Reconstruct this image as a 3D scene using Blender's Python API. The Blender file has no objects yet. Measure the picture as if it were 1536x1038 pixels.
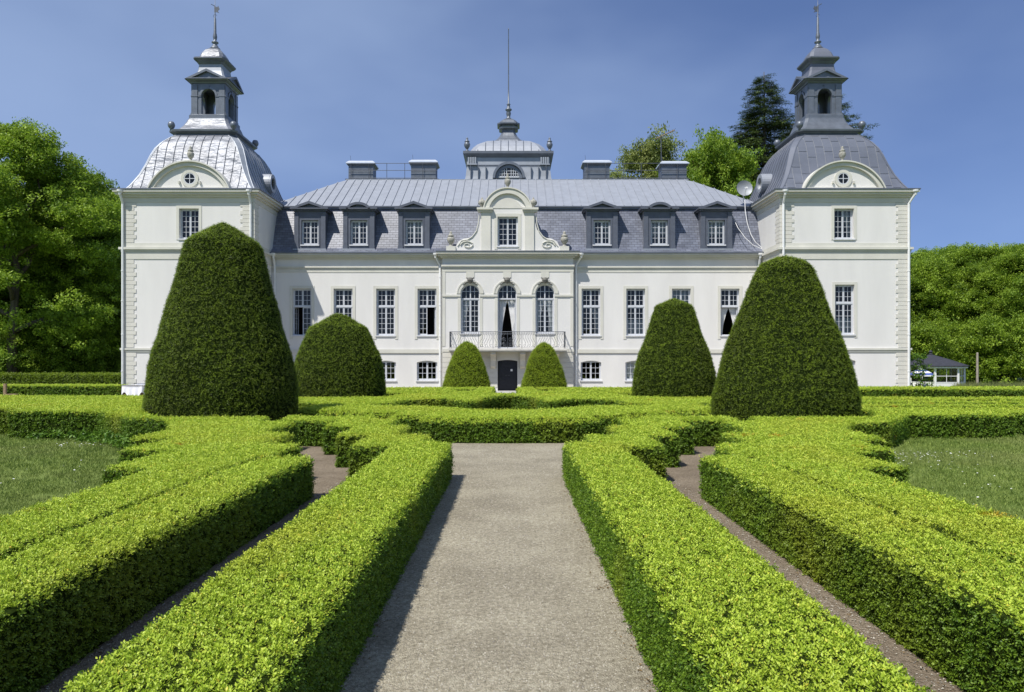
import bpy, bmesh, math, random
from mathutils import Vector, Matrix, noise as mnoise
R = math.radians
random.seed(7)
scene = bpy.context.scene
col = scene.collection
# ------------------------------------------------------------------ camera, sky, sun, exposure
F = 1100.0          # focal length in photograph pixels
CH = 2.1            # eye height
cam_d = bpy.data.cameras.new('camera'); cam = bpy.data.objects.new('camera', cam_d); col.objects.link(cam)
cam.location = (0, 0, CH); cam.rotation_euler = (R(90), 0, 0)
cam_d.sensor_width = 36; cam_d.lens = F / 1536 * 36; cam_d.shift_y = 21 / 1536
cam_d.clip_start = 0.05; cam_d.clip_end = 6000
scene.camera = cam
SUN = Vector((-2.92, -3.6, 7.2)).normalized()      # towards the sun
w = bpy.data.worlds.new('World'); scene.world = w; w.use_nodes = True
nt = w.node_tree; nt.nodes.clear()
sky = nt.nodes.new('ShaderNodeTexSky'); sky.sky_type = 'NISHITA'; sky.sun_disc = False
sky.sun_elevation = math.asin(SUN.z); sky.sun_rotation = math.atan2(SUN.x, SUN.y)
sky.altitude = 2500; sky.air_density = 1.0; sky.dust_density = .1; sky.ozone_density = 5.0
bg = nt.nodes.new('ShaderNodeBackground'); bg.inputs[1].default_value = 0.115
tc = nt.nodes.new('ShaderNodeTexCoord'); mp = nt.nodes.new('ShaderNodeMapping'); mp.inputs['Scale'].default_value = (1.0, 1.0, 2.2)
mp.inputs['Rotation'].default_value = (0.0, R(-38), R(10))
def wn(t, **kw):
    n = nt.nodes.new(t)
    for k, v in kw.items(): setattr(n, k, v)
    return n
gm = wn('ShaderNodeGamma'); gm.inputs[1].default_value = .6
tint = wn('ShaderNodeMixRGB', blend_type='MULTIPLY'); tint.inputs[0].default_value = 1; tint.inputs[2].default_value = (.84, 1.0, 1.44, 1)
ns = wn('ShaderNodeTexNoise', noise_dimensions='4D'); ns.inputs['Scale'].default_value = 1.0; ns.inputs['W'].default_value = 1.7; ns.inputs['Detail'].default_value = 5; ns.inputs['Roughness'].default_value = .5
rp = wn('ShaderNodeMapRange', interpolation_type='SMOOTHSTEP'); rp.inputs[1].default_value = .33; rp.inputs[2].default_value = .64; rp.inputs[3].default_value = 0; rp.inputs[4].default_value = .32
mx = wn('ShaderNodeMixRGB'); mx.inputs[2].default_value = (4.55, 5.75, 7.7, 1)
out = wn('ShaderNodeOutputWorld')
L = nt.links.new
L(tc.outputs['Generated'], mp.inputs[0]); L(mp.outputs[0], ns.inputs['Vector']); L(ns.outputs[0], rp.inputs[0])
L(sky.outputs[0], gm.inputs[0]); L(gm.outputs[0], tint.inputs[1]); L(rp.outputs[0], mx.inputs[0]); L(tint.outputs[0], mx.inputs[1]); L(mx.outputs[0], bg.inputs[0]); L(bg.outputs[0], out.inputs[0])
sl = bpy.data.lights.new('sun', 'SUN'); sl.energy = 4.4; sl.angle = R(.53); sl.color = (1, .955, .88)
so = bpy.data.objects.new('sun', sl); col.objects.link(so); so.rotation_euler = (-SUN).to_track_quat('-Z', 'Y').to_euler(); so.location = SUN * 100
scene.view_settings.view_transform = 'Standard'; scene.view_settings.look = 'None'
scene.view_settings.gamma = 1; scene.view_settings.use_curve_mapping = False
scene.view_settings.exposure = 0.35

def X_(x, Y): return (x - 768) * Y / F
def Z_(y, Y): return CH + (540 - y) * Y / F

# ------------------------------------------------------------------ materials
def newmat(name):
    m = bpy.data.materials.new(name); m.use_nodes = True
    return m, m.node_tree, m.node_tree.nodes, m.node_tree.links.new, m.node_tree.nodes['Principled BSDF']
def mat(name, c, rough=.7, metal=0., var=.12, vs=3., bump=0., bs=40., spec=.4, c2=None, detail=5, bd=.02, stretch=None):
    m, t, N, l, b = newmat(name)
    b.inputs['Roughness'].default_value = rough; b.inputs['Metallic'].default_value = metal; b.inputs['Specular IOR Level'].default_value = spec
    g = N.new('ShaderNodeNewGeometry'); pos = g.outputs['Position']
    if stretch:
        mpn = N.new('ShaderNodeMapping'); mpn.inputs['Scale'].default_value = stretch; l(pos, mpn.inputs[0]); pos = mpn.outputs[0]
    n = N.new('ShaderNodeTexNoise'); n.inputs['Scale'].default_value = vs; n.inputs['Detail'].default_value = detail; n.inputs['Roughness'].default_value = .6
    l(pos, n.inputs['Vector'])
    r = N.new('ShaderNodeValToRGB'); e = r.color_ramp.elements
    a = tuple(x * (1 - var) for x in c); z = c2 or tuple(min(1, x * (1 + var)) for x in c)
    e[0].position = .32; e[0].color = (*a, 1); e[1].position = .68; e[1].color = (*z, 1)
    l(n.outputs[0], r.inputs[0]); l(r.outputs[0], b.inputs['Base Color'])
    if bump:
        n2 = N.new('ShaderNodeTexNoise'); n2.inputs['Scale'].default_value = bs; n2.inputs['Detail'].default_value = 4; l(pos, n2.inputs['Vector'])
        bp = N.new('ShaderNodeBump'); bp.inputs['Strength'].default_value = bump; bp.inputs['Distance'].default_value = bd
        l(n2.outputs[0], bp.inputs['Height']); l(bp.outputs[0], b.inputs['Normal'])
    return m
M = {}
M['stucco'] = mat('white stucco', (.695, .683, .66), .85, var=.05, vs=.7, bump=.25, bs=60, spec=.2, detail=8, stretch=(1.2, 1.2, .25))
M['cream'] = mat('cream stone trim', (.60, .59, .53), .8, var=.06, vs=1.2, bump=.2, bs=50, spec=.2, stretch=(1, 1, .6))
M['quoin'] = mat('cream quoin stone', (.615, .60, .545), .8, var=.07, vs=.9, bump=.2, bs=50, spec=.2)
M['urn'] = mat('weathered stone', (.33, .32, .28), .9, var=.4, vs=9, bump=.4, bs=60)
M['balcony'] = mat('balcony stone', (.62, .60, .55), .8, var=.12, vs=3, bump=.3, bs=50)
M['zinc'] = mat('matt zinc sheet', (.30, .325, .365), .55, .3, var=.10, vs=1.3, bump=.12, bs=3, bd=.05, spec=.5)
M['zinc_b'] = mat('weathered zinc sheet', (.30, .32, .36), .55, .25, var=.08, vs=2.1, bump=.1, bs=2.5, bd=.05, spec=.5)
M['zinc_shiny'] = mat('polished zinc sheet', (.195, .208, .238), .46, .2, var=.3, vs=1.4, bump=.6, bs=2.0, bd=.16, spec=.42, stretch=(.7, .7, 1.6))
M['zinc_dark'] = mat('dark zinc sheet', (.12, .135, .165), .5, .3, var=.15, vs=2, bump=.1, bs=6, spec=.5)
M['zinc_flat'] = mat('blue grey zinc sheet', (.135, .148, .185), .5, .2, var=.09, vs=1.1, bump=.1, bs=5, spec=.5)
M['zinc_lantern'] = mat('lantern zinc', (.15, .168, .198), .45, .4, var=.14, vs=2.5, bump=.25, bs=4, bd=.04, spec=.5)
M['dormer'] = mat('dormer zinc', (.105, .117, .15), .5, .15, var=.12, vs=3, bump=.1, bs=8, spec=.4)
M['frame'] = mat('window frame paint', (.56, .58, .62), .5, var=.05)
M['sill'] = mat('sill paint', (.62, .63, .66), .6, var=.06)
M['pipe'] = mat('white pipe paint', (.74, .75, .75), .5, var=.06)
M['doorp'] = mat('dark door paint', (.018, .019, .026), .45, var=.2, vs=8)
M['iron'] = mat('grey iron', (.10, .11, .13), .5, .4, var=.2)
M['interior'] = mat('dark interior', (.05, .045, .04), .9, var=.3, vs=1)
M['curtain'] = mat('curtain cloth', (.72, .72, .72), .9, var=.08)
M['whitecap'] = mat('bright metal cap', (.72, .75, .79), .35, .5, var=.06, vs=4)
M['wood'] = mat('weathered wood', (.28, .20, .12), .8, var=.25, vs=9, bump=.3)
M['white'] = mat('white paint', (.78, .78, .78), .6, var=.04)
M['cloth'] = mat('white cotton cloth', (.80, .81, .84), .9, var=.04, vs=4)
M['blue'] = mat('blue canvas', (.06, .10, .34), .9, var=.1)
M['shingle'] = mat('dark felt roof', (.035, .037, .05), .85, var=.2, vs=4, bump=.2)
M['bark'] = mat('bark', (.10, .085, .065), .95, var=.4, vs=6, bump=.8, bs=14, bd=.05, stretch=(1, 1, .3))
M['cable'] = mat('white cable', (.7, .7, .7), .5)
M['step'] = mat('step stone', (.48, .47, .45), .85, var=.1, vs=5, bump=.2)
M['hedge_core'] = mat('hedge twigs', (.020, .032, .006), 1, var=.5, vs=25, spec=0)
M['yew_core'] = mat('yew twigs', (.010, .016, .004), 1, var=.5, vs=20, spec=0)

def slate_mat():
    m, t, N, l, b = newmat('slate courses')
    g = N.new('ShaderNodeNewGeometry'); s = N.new('ShaderNodeSeparateXYZ'); l(g.outputs['Position'], s.inputs[0])
    c = N.new('ShaderNodeCombineXYZ'); l(s.outputs[0], c.inputs[0]); l(s.outputs[2], c.inputs[1])
    br = N.new('ShaderNodeTexBrick'); l(c.outputs[0], br.inputs['Vector'])
    br.inputs['Scale'].default_value = 1; br.inputs['Brick Width'].default_value = .36; br.inputs['Row Height'].default_value = .165
    br.inputs['Mortar Size'].default_value = .012; br.inputs['Bias'].default_value = 0; br.inputs['Mortar Smooth'].default_value = .3
    br.inputs['Color1'].default_value = (.105, .116, .155, 1); br.inputs['Color2'].default_value = (.165, .18, .23, 1); br.inputs['Mortar'].default_value = (.05, .053, .07, 1)
    n = N.new('ShaderNodeTexNoise'); n.inputs['Scale'].default_value = .9; n.inputs['Detail'].default_value = 6; l(g.outputs['Position'], n.inputs['Vector'])
    mr = N.new('ShaderNodeMapRange'); mr.inputs[1].default_value = .3; mr.inputs[2].default_value = .7; mr.inputs[3].default_value = .75; mr.inputs[4].default_value = 1.25; l(n.outputs[0], mr.inputs[0])
    mm = N.new('ShaderNodeVectorMath'); mm.operation = 'SCALE'; l(br.outputs[0], mm.inputs[0]); l(mr.outputs[0], mm.inputs['Scale'])
    l(mm.outputs[0], b.inputs['Base Color'])
    bp = N.new('ShaderNodeBump'); bp.inputs['Strength'].default_value = .7; bp.inputs['Distance'].default_value = .012; bp.invert = True
    l(br.outputs['Fac'], bp.inputs['Height']); l(bp.outputs[0], b.inputs['Normal'])
    b.inputs['Roughness'].default_value = .42; b.inputs['Specular IOR Level'].default_value = .6
    return m
M['slate'] = slate_mat()
def glass_mat():
    m, t, N, l, b = newmat('window glass'); N.remove(b)
    tr = N.new('ShaderNodeBsdfTransparent'); tr.inputs[0].default_value = (.75, .78, .78, 1)
    gl = N.new('ShaderNodeBsdfGlossy'); gl.inputs['Roughness'].default_value = .02; gl.inputs[0].default_value = (.82, .80, .76, 1)
    lw = N.new('ShaderNodeFresnel'); lw.inputs[0].default_value = 1.62
    n = N.new('ShaderNodeTexNoise'); n.inputs['Scale'].default_value = 1.8; g = N.new('ShaderNodeNewGeometry'); l(g.outputs['Position'], n.inputs['Vector'])
    bp = N.new('ShaderNodeBump'); bp.inputs['Strength'].default_value = .25; bp.inputs['Distance'].default_value = .03; l(n.outputs[0], bp.inputs['Height']); l(bp.outputs[0], gl.inputs['Normal'])
    mxs = N.new('ShaderNodeMixShader'); l(lw.outputs[0], mxs.inputs[0]); l(tr.outputs[0], mxs.inputs[1]); l(gl.outputs[0], mxs.inputs[2])
    l(mxs.outputs[0], N['Material Output'].inputs[0])
    return m
M['glass'] = glass_mat()

def leaf_mat(name, cols, top=None, trans=.35, rough=.45, hv=.1, blotch=None):
    """cols: dark/light leaf colour; top: colour of the young growth on upward shoots (instance attribute upn)."""
    m, t, N, l, b = newmat(name)
    oi = N.new('ShaderNodeObjectInfo'); at = N.new('ShaderNodeAttribute'); at.attribute_name = 'rnd'
    ad = N.new('ShaderNodeMath'); ad.operation = 'ADD'; l(oi.outputs['Random'], ad.inputs[0]); l(at.outputs['Fac'], ad.inputs[1])
    hf = N.new('ShaderNodeMath'); hf.operation = 'MULTIPLY'; hf.inputs[1].default_value = .5; l(ad.outputs[0], hf.inputs[0])
    r = N.new('ShaderNodeValToRGB'); e = r.color_ramp.elements
    e[0].position = .2; e[0].color = (*cols[0], 1); e[1].position = .8; e[1].color = (*cols[1], 1)
    l(hf.outputs[0], r.inputs[0]); c = r.outputs[0]
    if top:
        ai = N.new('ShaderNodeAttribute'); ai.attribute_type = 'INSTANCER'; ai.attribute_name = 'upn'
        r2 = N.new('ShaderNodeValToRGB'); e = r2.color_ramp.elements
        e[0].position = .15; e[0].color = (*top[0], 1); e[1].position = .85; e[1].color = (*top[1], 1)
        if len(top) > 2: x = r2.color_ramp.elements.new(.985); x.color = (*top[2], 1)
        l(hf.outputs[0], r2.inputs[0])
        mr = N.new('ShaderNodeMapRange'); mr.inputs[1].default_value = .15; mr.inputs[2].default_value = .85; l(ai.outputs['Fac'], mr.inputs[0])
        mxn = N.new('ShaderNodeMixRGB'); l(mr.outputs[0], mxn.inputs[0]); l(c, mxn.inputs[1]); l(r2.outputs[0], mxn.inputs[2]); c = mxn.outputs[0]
    for bl in ((blotch,) if blotch and not isinstance(blotch[0], tuple) else (blotch or ())):
        blotch = bl
        g = N.new('ShaderNodeNewGeometry'); n = N.new('ShaderNodeTexNoise'); n.inputs['Scale'].default_value = blotch[0]; n.inputs['Detail'].default_value = 3
        l(g.outputs['Position'], n.inputs['Vector'])
        mr2 = N.new('ShaderNodeMapRange'); mr2.inputs[1].default_value = blotch[1]; mr2.inputs[2].default_value = blotch[2]; mr2.inputs[4].default_value = blotch[3]; l(n.outputs[0], mr2.inputs[0])
        mxb = N.new('ShaderNodeMixRGB'); mxb.inputs[2].default_value = (*blotch[4], 1); l(mr2.outputs[0], mxb.inputs[0]); l(c, mxb.inputs[1]); c = mxb.outputs[0]
    l(c, b.inputs['Base Color']); b.inputs['Roughness'].default_value = rough; b.inputs['Specular IOR Level'].default_value = .35
    tl = N.new('ShaderNodeBsdfTranslucent'); l(c, tl.inputs[0])
    ms = N.new('ShaderNodeMixShader'); ms.inputs[0].default_value = trans; l(b.outputs[0], ms.inputs[1]); l(tl.outputs[0], ms.inputs[2])
    l(ms.outputs[0], N['Material Output'].inputs[0])
    return m
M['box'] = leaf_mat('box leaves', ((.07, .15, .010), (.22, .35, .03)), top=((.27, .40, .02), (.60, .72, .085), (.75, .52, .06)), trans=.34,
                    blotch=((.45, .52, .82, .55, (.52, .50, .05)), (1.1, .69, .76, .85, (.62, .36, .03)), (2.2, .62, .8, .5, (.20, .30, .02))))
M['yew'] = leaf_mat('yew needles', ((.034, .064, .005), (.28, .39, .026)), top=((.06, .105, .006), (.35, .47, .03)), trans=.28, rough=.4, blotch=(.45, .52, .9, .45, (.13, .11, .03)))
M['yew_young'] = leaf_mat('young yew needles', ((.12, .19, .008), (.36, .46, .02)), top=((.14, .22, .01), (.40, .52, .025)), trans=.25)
M['leaf_a'] = leaf_mat('ash leaves', ((.12, .215, .017), (.36, .50, .05)), trans=.4, rough=.5)
M['leaf_b'] = leaf_mat('beech leaves', ((.10, .185, .014), (.32, .45, .04)), trans=.4, rough=.5)
M['leaf_c'] = leaf_mat('maple leaves', ((.105, .20, .016), (.33, .46, .045)), trans=.4, rough=.5)
M['leaf_p'] = leaf_mat('pink tinged leaves', ((.13, .19, .04), (.34, .38, .11)), trans=.4, rough=.5)
M['needle'] = leaf_mat('fir needles', ((.030, .058, .014), (.11, .16, .035)), trans=.15, rough=.55)
M['grassm'] = leaf_mat('grass blades', ((.12, .19, .03), (.28, .355, .08)), trans=.3, rough=.6, blotch=(.3, .42, .75, .6, (.29, .30, .11)))
M['tallgrass'] = leaf_mat('tall grass', ((.12, .16, .05), (.26, .28, .10)), trans=.3, rough=.7)
M['weed'] = leaf_mat('weed leaves', ((.06, .14, .012), (.15, .27, .03)), trans=.3)
M['petal'] = mat('white petals', (.8, .8, .76), .8, var=.05)
M['yellow'] = mat('yellow petals', (.7, .55, .03), .8, var=.05)

def ground_mat(name, ca, cb, cc, big, fine, bump, bd, vor=0):
    m, t, N, l, b = newmat(name)
    g = N.new('ShaderNodeNewGeometry')
    n1 = N.new('ShaderNodeTexNoise'); n1.inputs['Scale'].default_value = big; n1.inputs['Detail'].default_value = 8; n1.inputs['Roughness'].default_value = .65
    n2 = N.new('ShaderNodeTexNoise'); n2.inputs['Scale'].default_value = fine; n2.inputs['Detail'].default_value = 6; n2.inputs['Roughness'].default_value = .75
    l(g.outputs['Position'], n1.inputs['Vector']); l(g.outputs['Position'], n2.inputs['Vector'])
    r1 = N.new('ShaderNodeValToRGB'); e = r1.color_ramp.elements; e[0].position = .35; e[0].color = (*ca, 1); e[1].position = .65; e[1].color = (*cb, 1)
    l(n1.outputs[0], r1.inputs[0])
    mr = N.new('ShaderNodeMapRange'); mr.inputs[1].default_value = .35; mr.inputs[2].default_value = .65; mr.inputs[3].default_value = 0; mr.inputs[4].default_value = 1; l(n2.outputs[0], mr.inputs[0])
    mxn = N.new('ShaderNodeMixRGB'); mxn.blend_type = 'MULTIPLY'; mxn.inputs[0].default_value = 1
    r2 = N.new('ShaderNodeValToRGB'); e = r2.color_ramp.elements; e[0].color = (*cc, 1); e[1].color = (1.12, 1.12, 1.12, 1); l(mr.outputs[0], r2.inputs[0])
    l(r1.outputs[0], mxn.inputs[1]); l(r2.outputs[0], mxn.inputs[2]); c = mxn.outputs[0]; h = n2.outputs[0]
    if vor:
        v = N.new('ShaderNodeTexVoronoi'); v.inputs['Scale'].default_value = vor; l(g.outputs['Position'], v.inputs['Vector'])
        r3 = N.new('ShaderNodeValToRGB'); e = r3.color_ramp.elements; e[0].color = (.72, .70, .66, 1); e[1].color = (1.3, 1.28, 1.25, 1)
        sp = N.new('ShaderNodeSeparateColor'); l(v.outputs['Color'], sp.inputs[0]); l(sp.outputs[0], r3.inputs[0])
        m3 = N.new('ShaderNodeMixRGB'); m3.blend_type = 'MULTIPLY'; m3.inputs[0].default_value = .8; l(c, m3.inputs[1]); l(r3.outputs[0], m3.inputs[2]); c = m3.outputs[0]
        sb = N.new('ShaderNodeMath'); sb.operation = 'SUBTRACT'; l(n2.outputs[0], sb.inputs[0]); l(v.outputs['Distance'], sb.inputs[1]); h = sb.outputs[0]
    l(c, b.inputs['Base Color']); b.inputs['Roughness'].default_value = .95; b.inputs['Specular IOR Level'].default_value = .15
    bp = N.new('ShaderNodeBump'); bp.inputs['Strength'].default_value = bump; bp.inputs['Distance'].default_value = bd; l(h, bp.inputs['Height']); l(bp.outputs[0], b.inputs['Normal'])
    return m
M['gravel'] = ground_mat('gravel', (.305, .28, .22), (.44, .41, .325), (.55, .53, .49), .8, 26, .9, .012, 95)
M['gravel_d'] = ground_mat('brown gravel', (.20, .165, .125), (.30, .255, .20), (.6, .57, .52), .8, 24, 1., .015, 70)
M['turf'] = ground_mat('mown turf', (.13, .185, .04), (.21, .26, .075), (.6, .65, .5), .35, 30, .8, .03)

# ------------------------------------------------------------------ helpers
class MB:
    def __init__(s): s.v = []; s.f = []; s.m = []
    def add(s, vs, fs):
        o = len(s.v); s.v += [tuple(p) for p in vs]; s.f += [tuple(i + o for i in f) for f in fs]; return s
    def box(s, x0, x1, y0, y1, z0, z1):
        return s.add([(x0, y0, z0), (x1, y0, z0), (x1, y1, z0), (x0, y1, z0), (x0, y0, z1), (x1, y0, z1), (x1, y1, z1), (x0, y1, z1)],
                     [(3, 2, 1, 0), (4, 5, 6, 7), (0, 1, 5, 4), (1, 2, 6, 5), (2, 3, 7, 6), (3, 0, 4, 7)])
    def quad(s, a, b, c, d): return s.add([a, b, c, d], [(0, 1, 2, 3)])
    def prism(s, pts, y0, y1):          # polygon in XZ, extruded along Y
        n = len(pts)
        return s.add([(x, y0, z) for x, z in pts] + [(x, y1, z) for x, z in pts],
                     [tuple(range(n)), tuple(range(2 * n - 1, n - 1, -1))] + [((i + 1) % n, i, n + i, n + (i + 1) % n) for i in range(n)])
    def lathe(s, prof, c, n=12):
        k = len(prof); vs = []
        for r, z in prof:
            for i in range(n):
                a = 2 * math.pi * i / n; vs.append((c[0] + r * math.cos(a), c[1] + r * math.sin(a), c[2] + z))
        fs = [(j * n + i, j * n + (i + 1) % n, (j + 1) * n + (i + 1) % n, (j + 1) * n + i) for j in range(k - 1) for i in range(n)]
        fs += [tuple(range(n - 1, -1, -1)), tuple(range((k - 1) * n, k * n))]
        return s.add(vs, fs)
    def tube(s, pts, r, n=6, r2=None):
        pts = [Vector(p) for p in pts]; k = len(pts); vs = []
        for i, p in enumerate(pts):
            d = (pts[min(i + 1, k - 1)] - pts[max(i - 1, 0)]).normalized()
            u = d.cross(Vector((0, 0, 1)));
            if u.length < .05: u = d.cross(Vector((0, 1, 0)))
            u.normalize(); v = d.cross(u); rr = r if r2 is None else r + (r2 - r) * i / (k - 1)
            for j in range(n):
                a = 2 * math.pi * j / n; vs.append(p + (u * math.cos(a) + v * math.sin(a)) * rr)
        fs = [(j * n + i, j * n + (i + 1) % n, (j + 1) * n + (i + 1) % n, (j + 1) * n + i) for j in range(k - 1) for i in range(n)]
        fs += [tuple(range(n)), tuple(range(k * n - 1, (k - 1) * n - 1, -1))]
        return s.add(vs, fs)
    def ring(s, cx, cz, r0, r1, y0, y1, a0=0, a1=360, n=24, ky=None):   # arched moulding in XZ plane, extruded along Y
        full = abs(a1 - a0) >= 359.9
        A = [R(a0 + (a1 - a0) * i / n) for i in range(n + 1)]
        vs = []
        for a in A:
            for r in (r0, r1):
                for y in (y0, y1): vs.append((cx + r * math.cos(a), y, cz + r * math.sin(a)))
        fs = []
        for i in range(n):
            o = i * 4; p = o + 4
            fs += [(o, o + 2, p + 2, p), (o + 3, o + 1, p + 1, p + 3), (o + 2, o + 3, p + 3, p + 2), (o + 1, o, p, p + 1)]
        if not full: fs += [(0, 1, 3, 2), (n * 4, n * 4 + 2, n * 4 + 3, n * 4 + 1)]
        return s.add(vs, fs)
    def loft(s, rings, cap=True):
        n = len(rings[0]); k = len(rings); vs = [p for r in rings for p in r]
        fs = [(j * n + i, j * n + (i + 1) % n, (j + 1) * n + (i + 1) % n, (j + 1) * n + i) for j in range(k - 1) for i in range(n)]
        if cap: fs += [tuple(range(n - 1, -1, -1)), tuple(range((k - 1) * n, k * n))]
        return s.add(vs, fs)
    def mesh(s, name, m, smooth=False, fix=True):
        me = bpy.data.meshes.new(name); me.from_pydata(s.v, [], s.f); me.validate()
        if fix:
            b = bmesh.new(); b.from_mesh(me); bmesh.ops.recalc_face_normals(b, faces=b.faces); b.to_mesh(me); b.free()
        me.materials.append(m if not isinstance(m, str) else M[m])
        if smooth:
            for p in me.polygons: p.use_smooth = True
        return me
    def build(s, name, m, parent=None, smooth=False, fix=True):
        return link(name, s.mesh(name, m, smooth, fix), parent)
def link(name, me, parent=None):
    o = bpy.data.objects.new(name, me); col.objects.link(o)
    if parent is not None: attach(o, parent)
    return o
def attach(o, parent):
    o.parent = parent
    q = parent.location if parent.parent is None else Vector((0, 0, 0))      # parts keep world coordinates
    o.matrix_parent_inverse = Matrix.Translation(-q)
def tag(o, label=None, cat=None, group=None, kind=None):
    if label: o['label'] = label
    if cat: o['category'] = cat
    if group: o['group'] = group
    if kind: o['kind'] = kind
    return o
def empty(name, loc, label, cat, group=None):
    o = bpy.data.objects.new(name, None); o.location = loc; o.empty_display_size = .2; col.objects.link(o)
    return tag(o, label, cat, group)
def sheet(name, pts, z, m, kind='structure'):
    me = bpy.data.meshes.new(name); me.from_pydata([(x, y, z) for x, y in pts], [], [tuple(range(len(pts)))]); me.materials.append(M[m])
    return tag(link(name, me), kind=kind)

def wall_open(mb, x0, x1, z0, z1, ops, Y, depth=.3, T=None):
    """Wall sheet in the XZ plane at Y with real openings (x0,x1,z0,z1,rise) and reveals; T maps (x, y, z)."""
    T = T or (lambda x, y, z: (x, y, z))
    xs = sorted({x0, x1, *[o[0] for o in ops], *[o[1] for o in ops]}); zs = sorted({z0, z1, *[o[2] for o in ops], *[o[3] for o in ops]})
    for i in range(len(xs) - 1):
        for j in range(len(zs) - 1):
            cx, cz = (xs[i] + xs[i + 1]) / 2, (zs[j] + zs[j + 1]) / 2
            if cx < x0 or cx > x1 or cz < z0 or cz > z1: continue
            if any(o[0] < cx < o[1] and o[2] < cz < o[3] for o in ops): continue
            mb.quad(T(xs[i], Y, zs[j]), T(xs[i + 1], Y, zs[j]), T(xs[i + 1], Y, zs[j + 1]), T(xs[i], Y, zs[j + 1]))
    for o in ops:
        a, b, c, d = o[:4]; rise = o[4] if len(o) > 4 else 0
        top = arch_pts(a, b, d, rise)
        for (p, q) in zip(top, top[1:]):
            if rise: mb.quad(T(p[0], Y, p[1]), T(q[0], Y, q[1]), T(q[0], Y, d), T(p[0], Y, d))
        outl = [(a, c)] + top + [(b, c)]
        for p, q in zip(outl, outl[1:] + outl[:1]):
            mb.quad(T(p[0], Y, p[1]), T(q[0], Y, q[1]), T(q[0], Y + depth, q[1]), T(p[0], Y + depth, p[1]))
def arch_pts(a, b, top, rise, n=14):
    if not rise: return [(a, top), (b, top)]
    w = (b - a) / 2; r = (w * w + rise * rise) / (2 * rise); cz = top - r; c = (a + b) / 2
    t0 = math.asin(min(1, w / r)) if rise <= w else math.pi - math.asin(w / r)
    return [(c + r * math.sin(t), cz + r * math.cos(t)) for t in [-t0 + 2 * t0 * i / n for i in range(n + 1)]]

# ------------------------------------------------------------------ foliage instancing
def leaf_shape(mb, base, dirv, up, ln, wd):
    d = dirv.normalized(); s = d.cross(up)
    if s.length < .01: s = d.cross(Vector((1, 0, 0)))
    s.normalize(); n = s.cross(d)
    a = base; b = base + d * ln * .5 + s * wd * .5 + n * wd * .12; c = base + d * ln; e = base + d * ln * .5 - s * wd * .5 + n * wd * .12
    o = len(mb.v); mb.v += [tuple(a), tuple(b), tuple(c), tuple(e)]; mb.f += [(o, o + 1, o + 2), (o, o + 2, o + 3)]
def finish_clump(mb, name, m):
    me = bpy.data.meshes.new(name); me.from_pydata(mb.v, [], mb.f); me.materials.append(M[m])
    a = me.attributes.new('rnd', 'FLOAT', 'FACE'); rr = []
    for i in range(len(mb.f) // 2): x = random.random(); rr += [x, x]
    a.data.foreach_set('value', rr)
    return bpy.data.objects.new(name, me)         # never linked: only a shape that the foliage instances
def rv(): return Vector((random.gauss(0, 1), random.gauss(0, 1), random.gauss(0, 1))).normalized()
def box_clump(m, k):
    mb = MB()
    for s in range(5):
        a = random.uniform(0, 6.28); r = random.uniform(0, .036)
        b = Vector((r * math.cos(a), r * math.sin(a), random.uniform(-.035, .004))); ax = (Vector((math.cos(a) * .5, math.sin(a) * .5, 1)) + rv() * .35).normalized()
        L_ = random.uniform(.02, .045); ph = random.uniform(0, 3)
        for i in range(6):
            p = b + ax * L_ * i / 5; t = ph + i * 2.4
            o = Vector((math.cos(t), math.sin(t), .12 + .13 * i)); leaf_shape(mb, p, o + ax * .25, ax, random.uniform(.017, .026), random.uniform(.010, .014))
    return finish_clump(mb, 'box_sprig', m)
def yew_clump(m, k):
    mb = MB()
    for s in range(5):
        ax = (Vector((random.gauss(0, .6), random.gauss(0, .6), .8))).normalized(); b = Vector((random.uniform(-.04, .04), random.uniform(-.04, .04), -.05))
        for i in range(8):
            p = b + ax * .10 * i / 7; t = i * 2.4 + s
            o = ax * .7 + Vector((math.cos(t), math.sin(t), math.sin(t * 1.7) * .4)); leaf_shape(mb, p, o, ax, random.uniform(.03, .045), .011)
    return finish_clump(mb, 'yew_sprig', m)
def tree_clump(m, n, rad, ln, wd, flat=.6):
    mb = MB()
    for i in range(n):
        p = rv() * rad * random.random() ** .5; p.z *= flat
        leaf_shape(mb, p, rv() + Vector((0, 0, -.2)), Vector((random.gauss(0, .5), random.gauss(0, .5), 1)), ln * random.uniform(.7, 1.2), wd * random.uniform(.7, 1.2))
    return finish_clump(mb, 'leaf_cluster', m)
def needle_clump(m):
    mb = MB()
    for i in range(26):
        p = Vector((random.uniform(-.1, .75), random.gauss(0, .16), random.gauss(0, .05) - .05))
        leaf_shape(mb, p, Vector((random.uniform(.3, 1), random.gauss(0, .8), random.uniform(-.6, .15))), Vector((0, 0, 1)), random.uniform(.2, .34), .07)
    return finish_clump(mb, 'needle_spray', m)
def grass_clump(m):
    mb = MB()
    for i in range(26):
        p = Vector((random.uniform(-.09, .09), random.uniform(-.09, .09), 0))
        leaf_shape(mb, p, Vector((random.gauss(0, .45), random.gauss(0, .45), 1)), rv(), random.uniform(.03, .06), .007)
    return finish_clump(mb, 'grass_tuft', m)
def tallgrass_clump(m):
    mb = MB()
    for i in range(30):
        p = Vector((random.uniform(-.25, .25), random.uniform(-.25, .25), 0))
        leaf_shape(mb, p, Vector((random.gauss(0, .25), random.gauss(0, .25), 1)), rv(), random.uniform(.4, .9), .03)
    return finish_clump(mb, 'grass_tuft', m)
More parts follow.
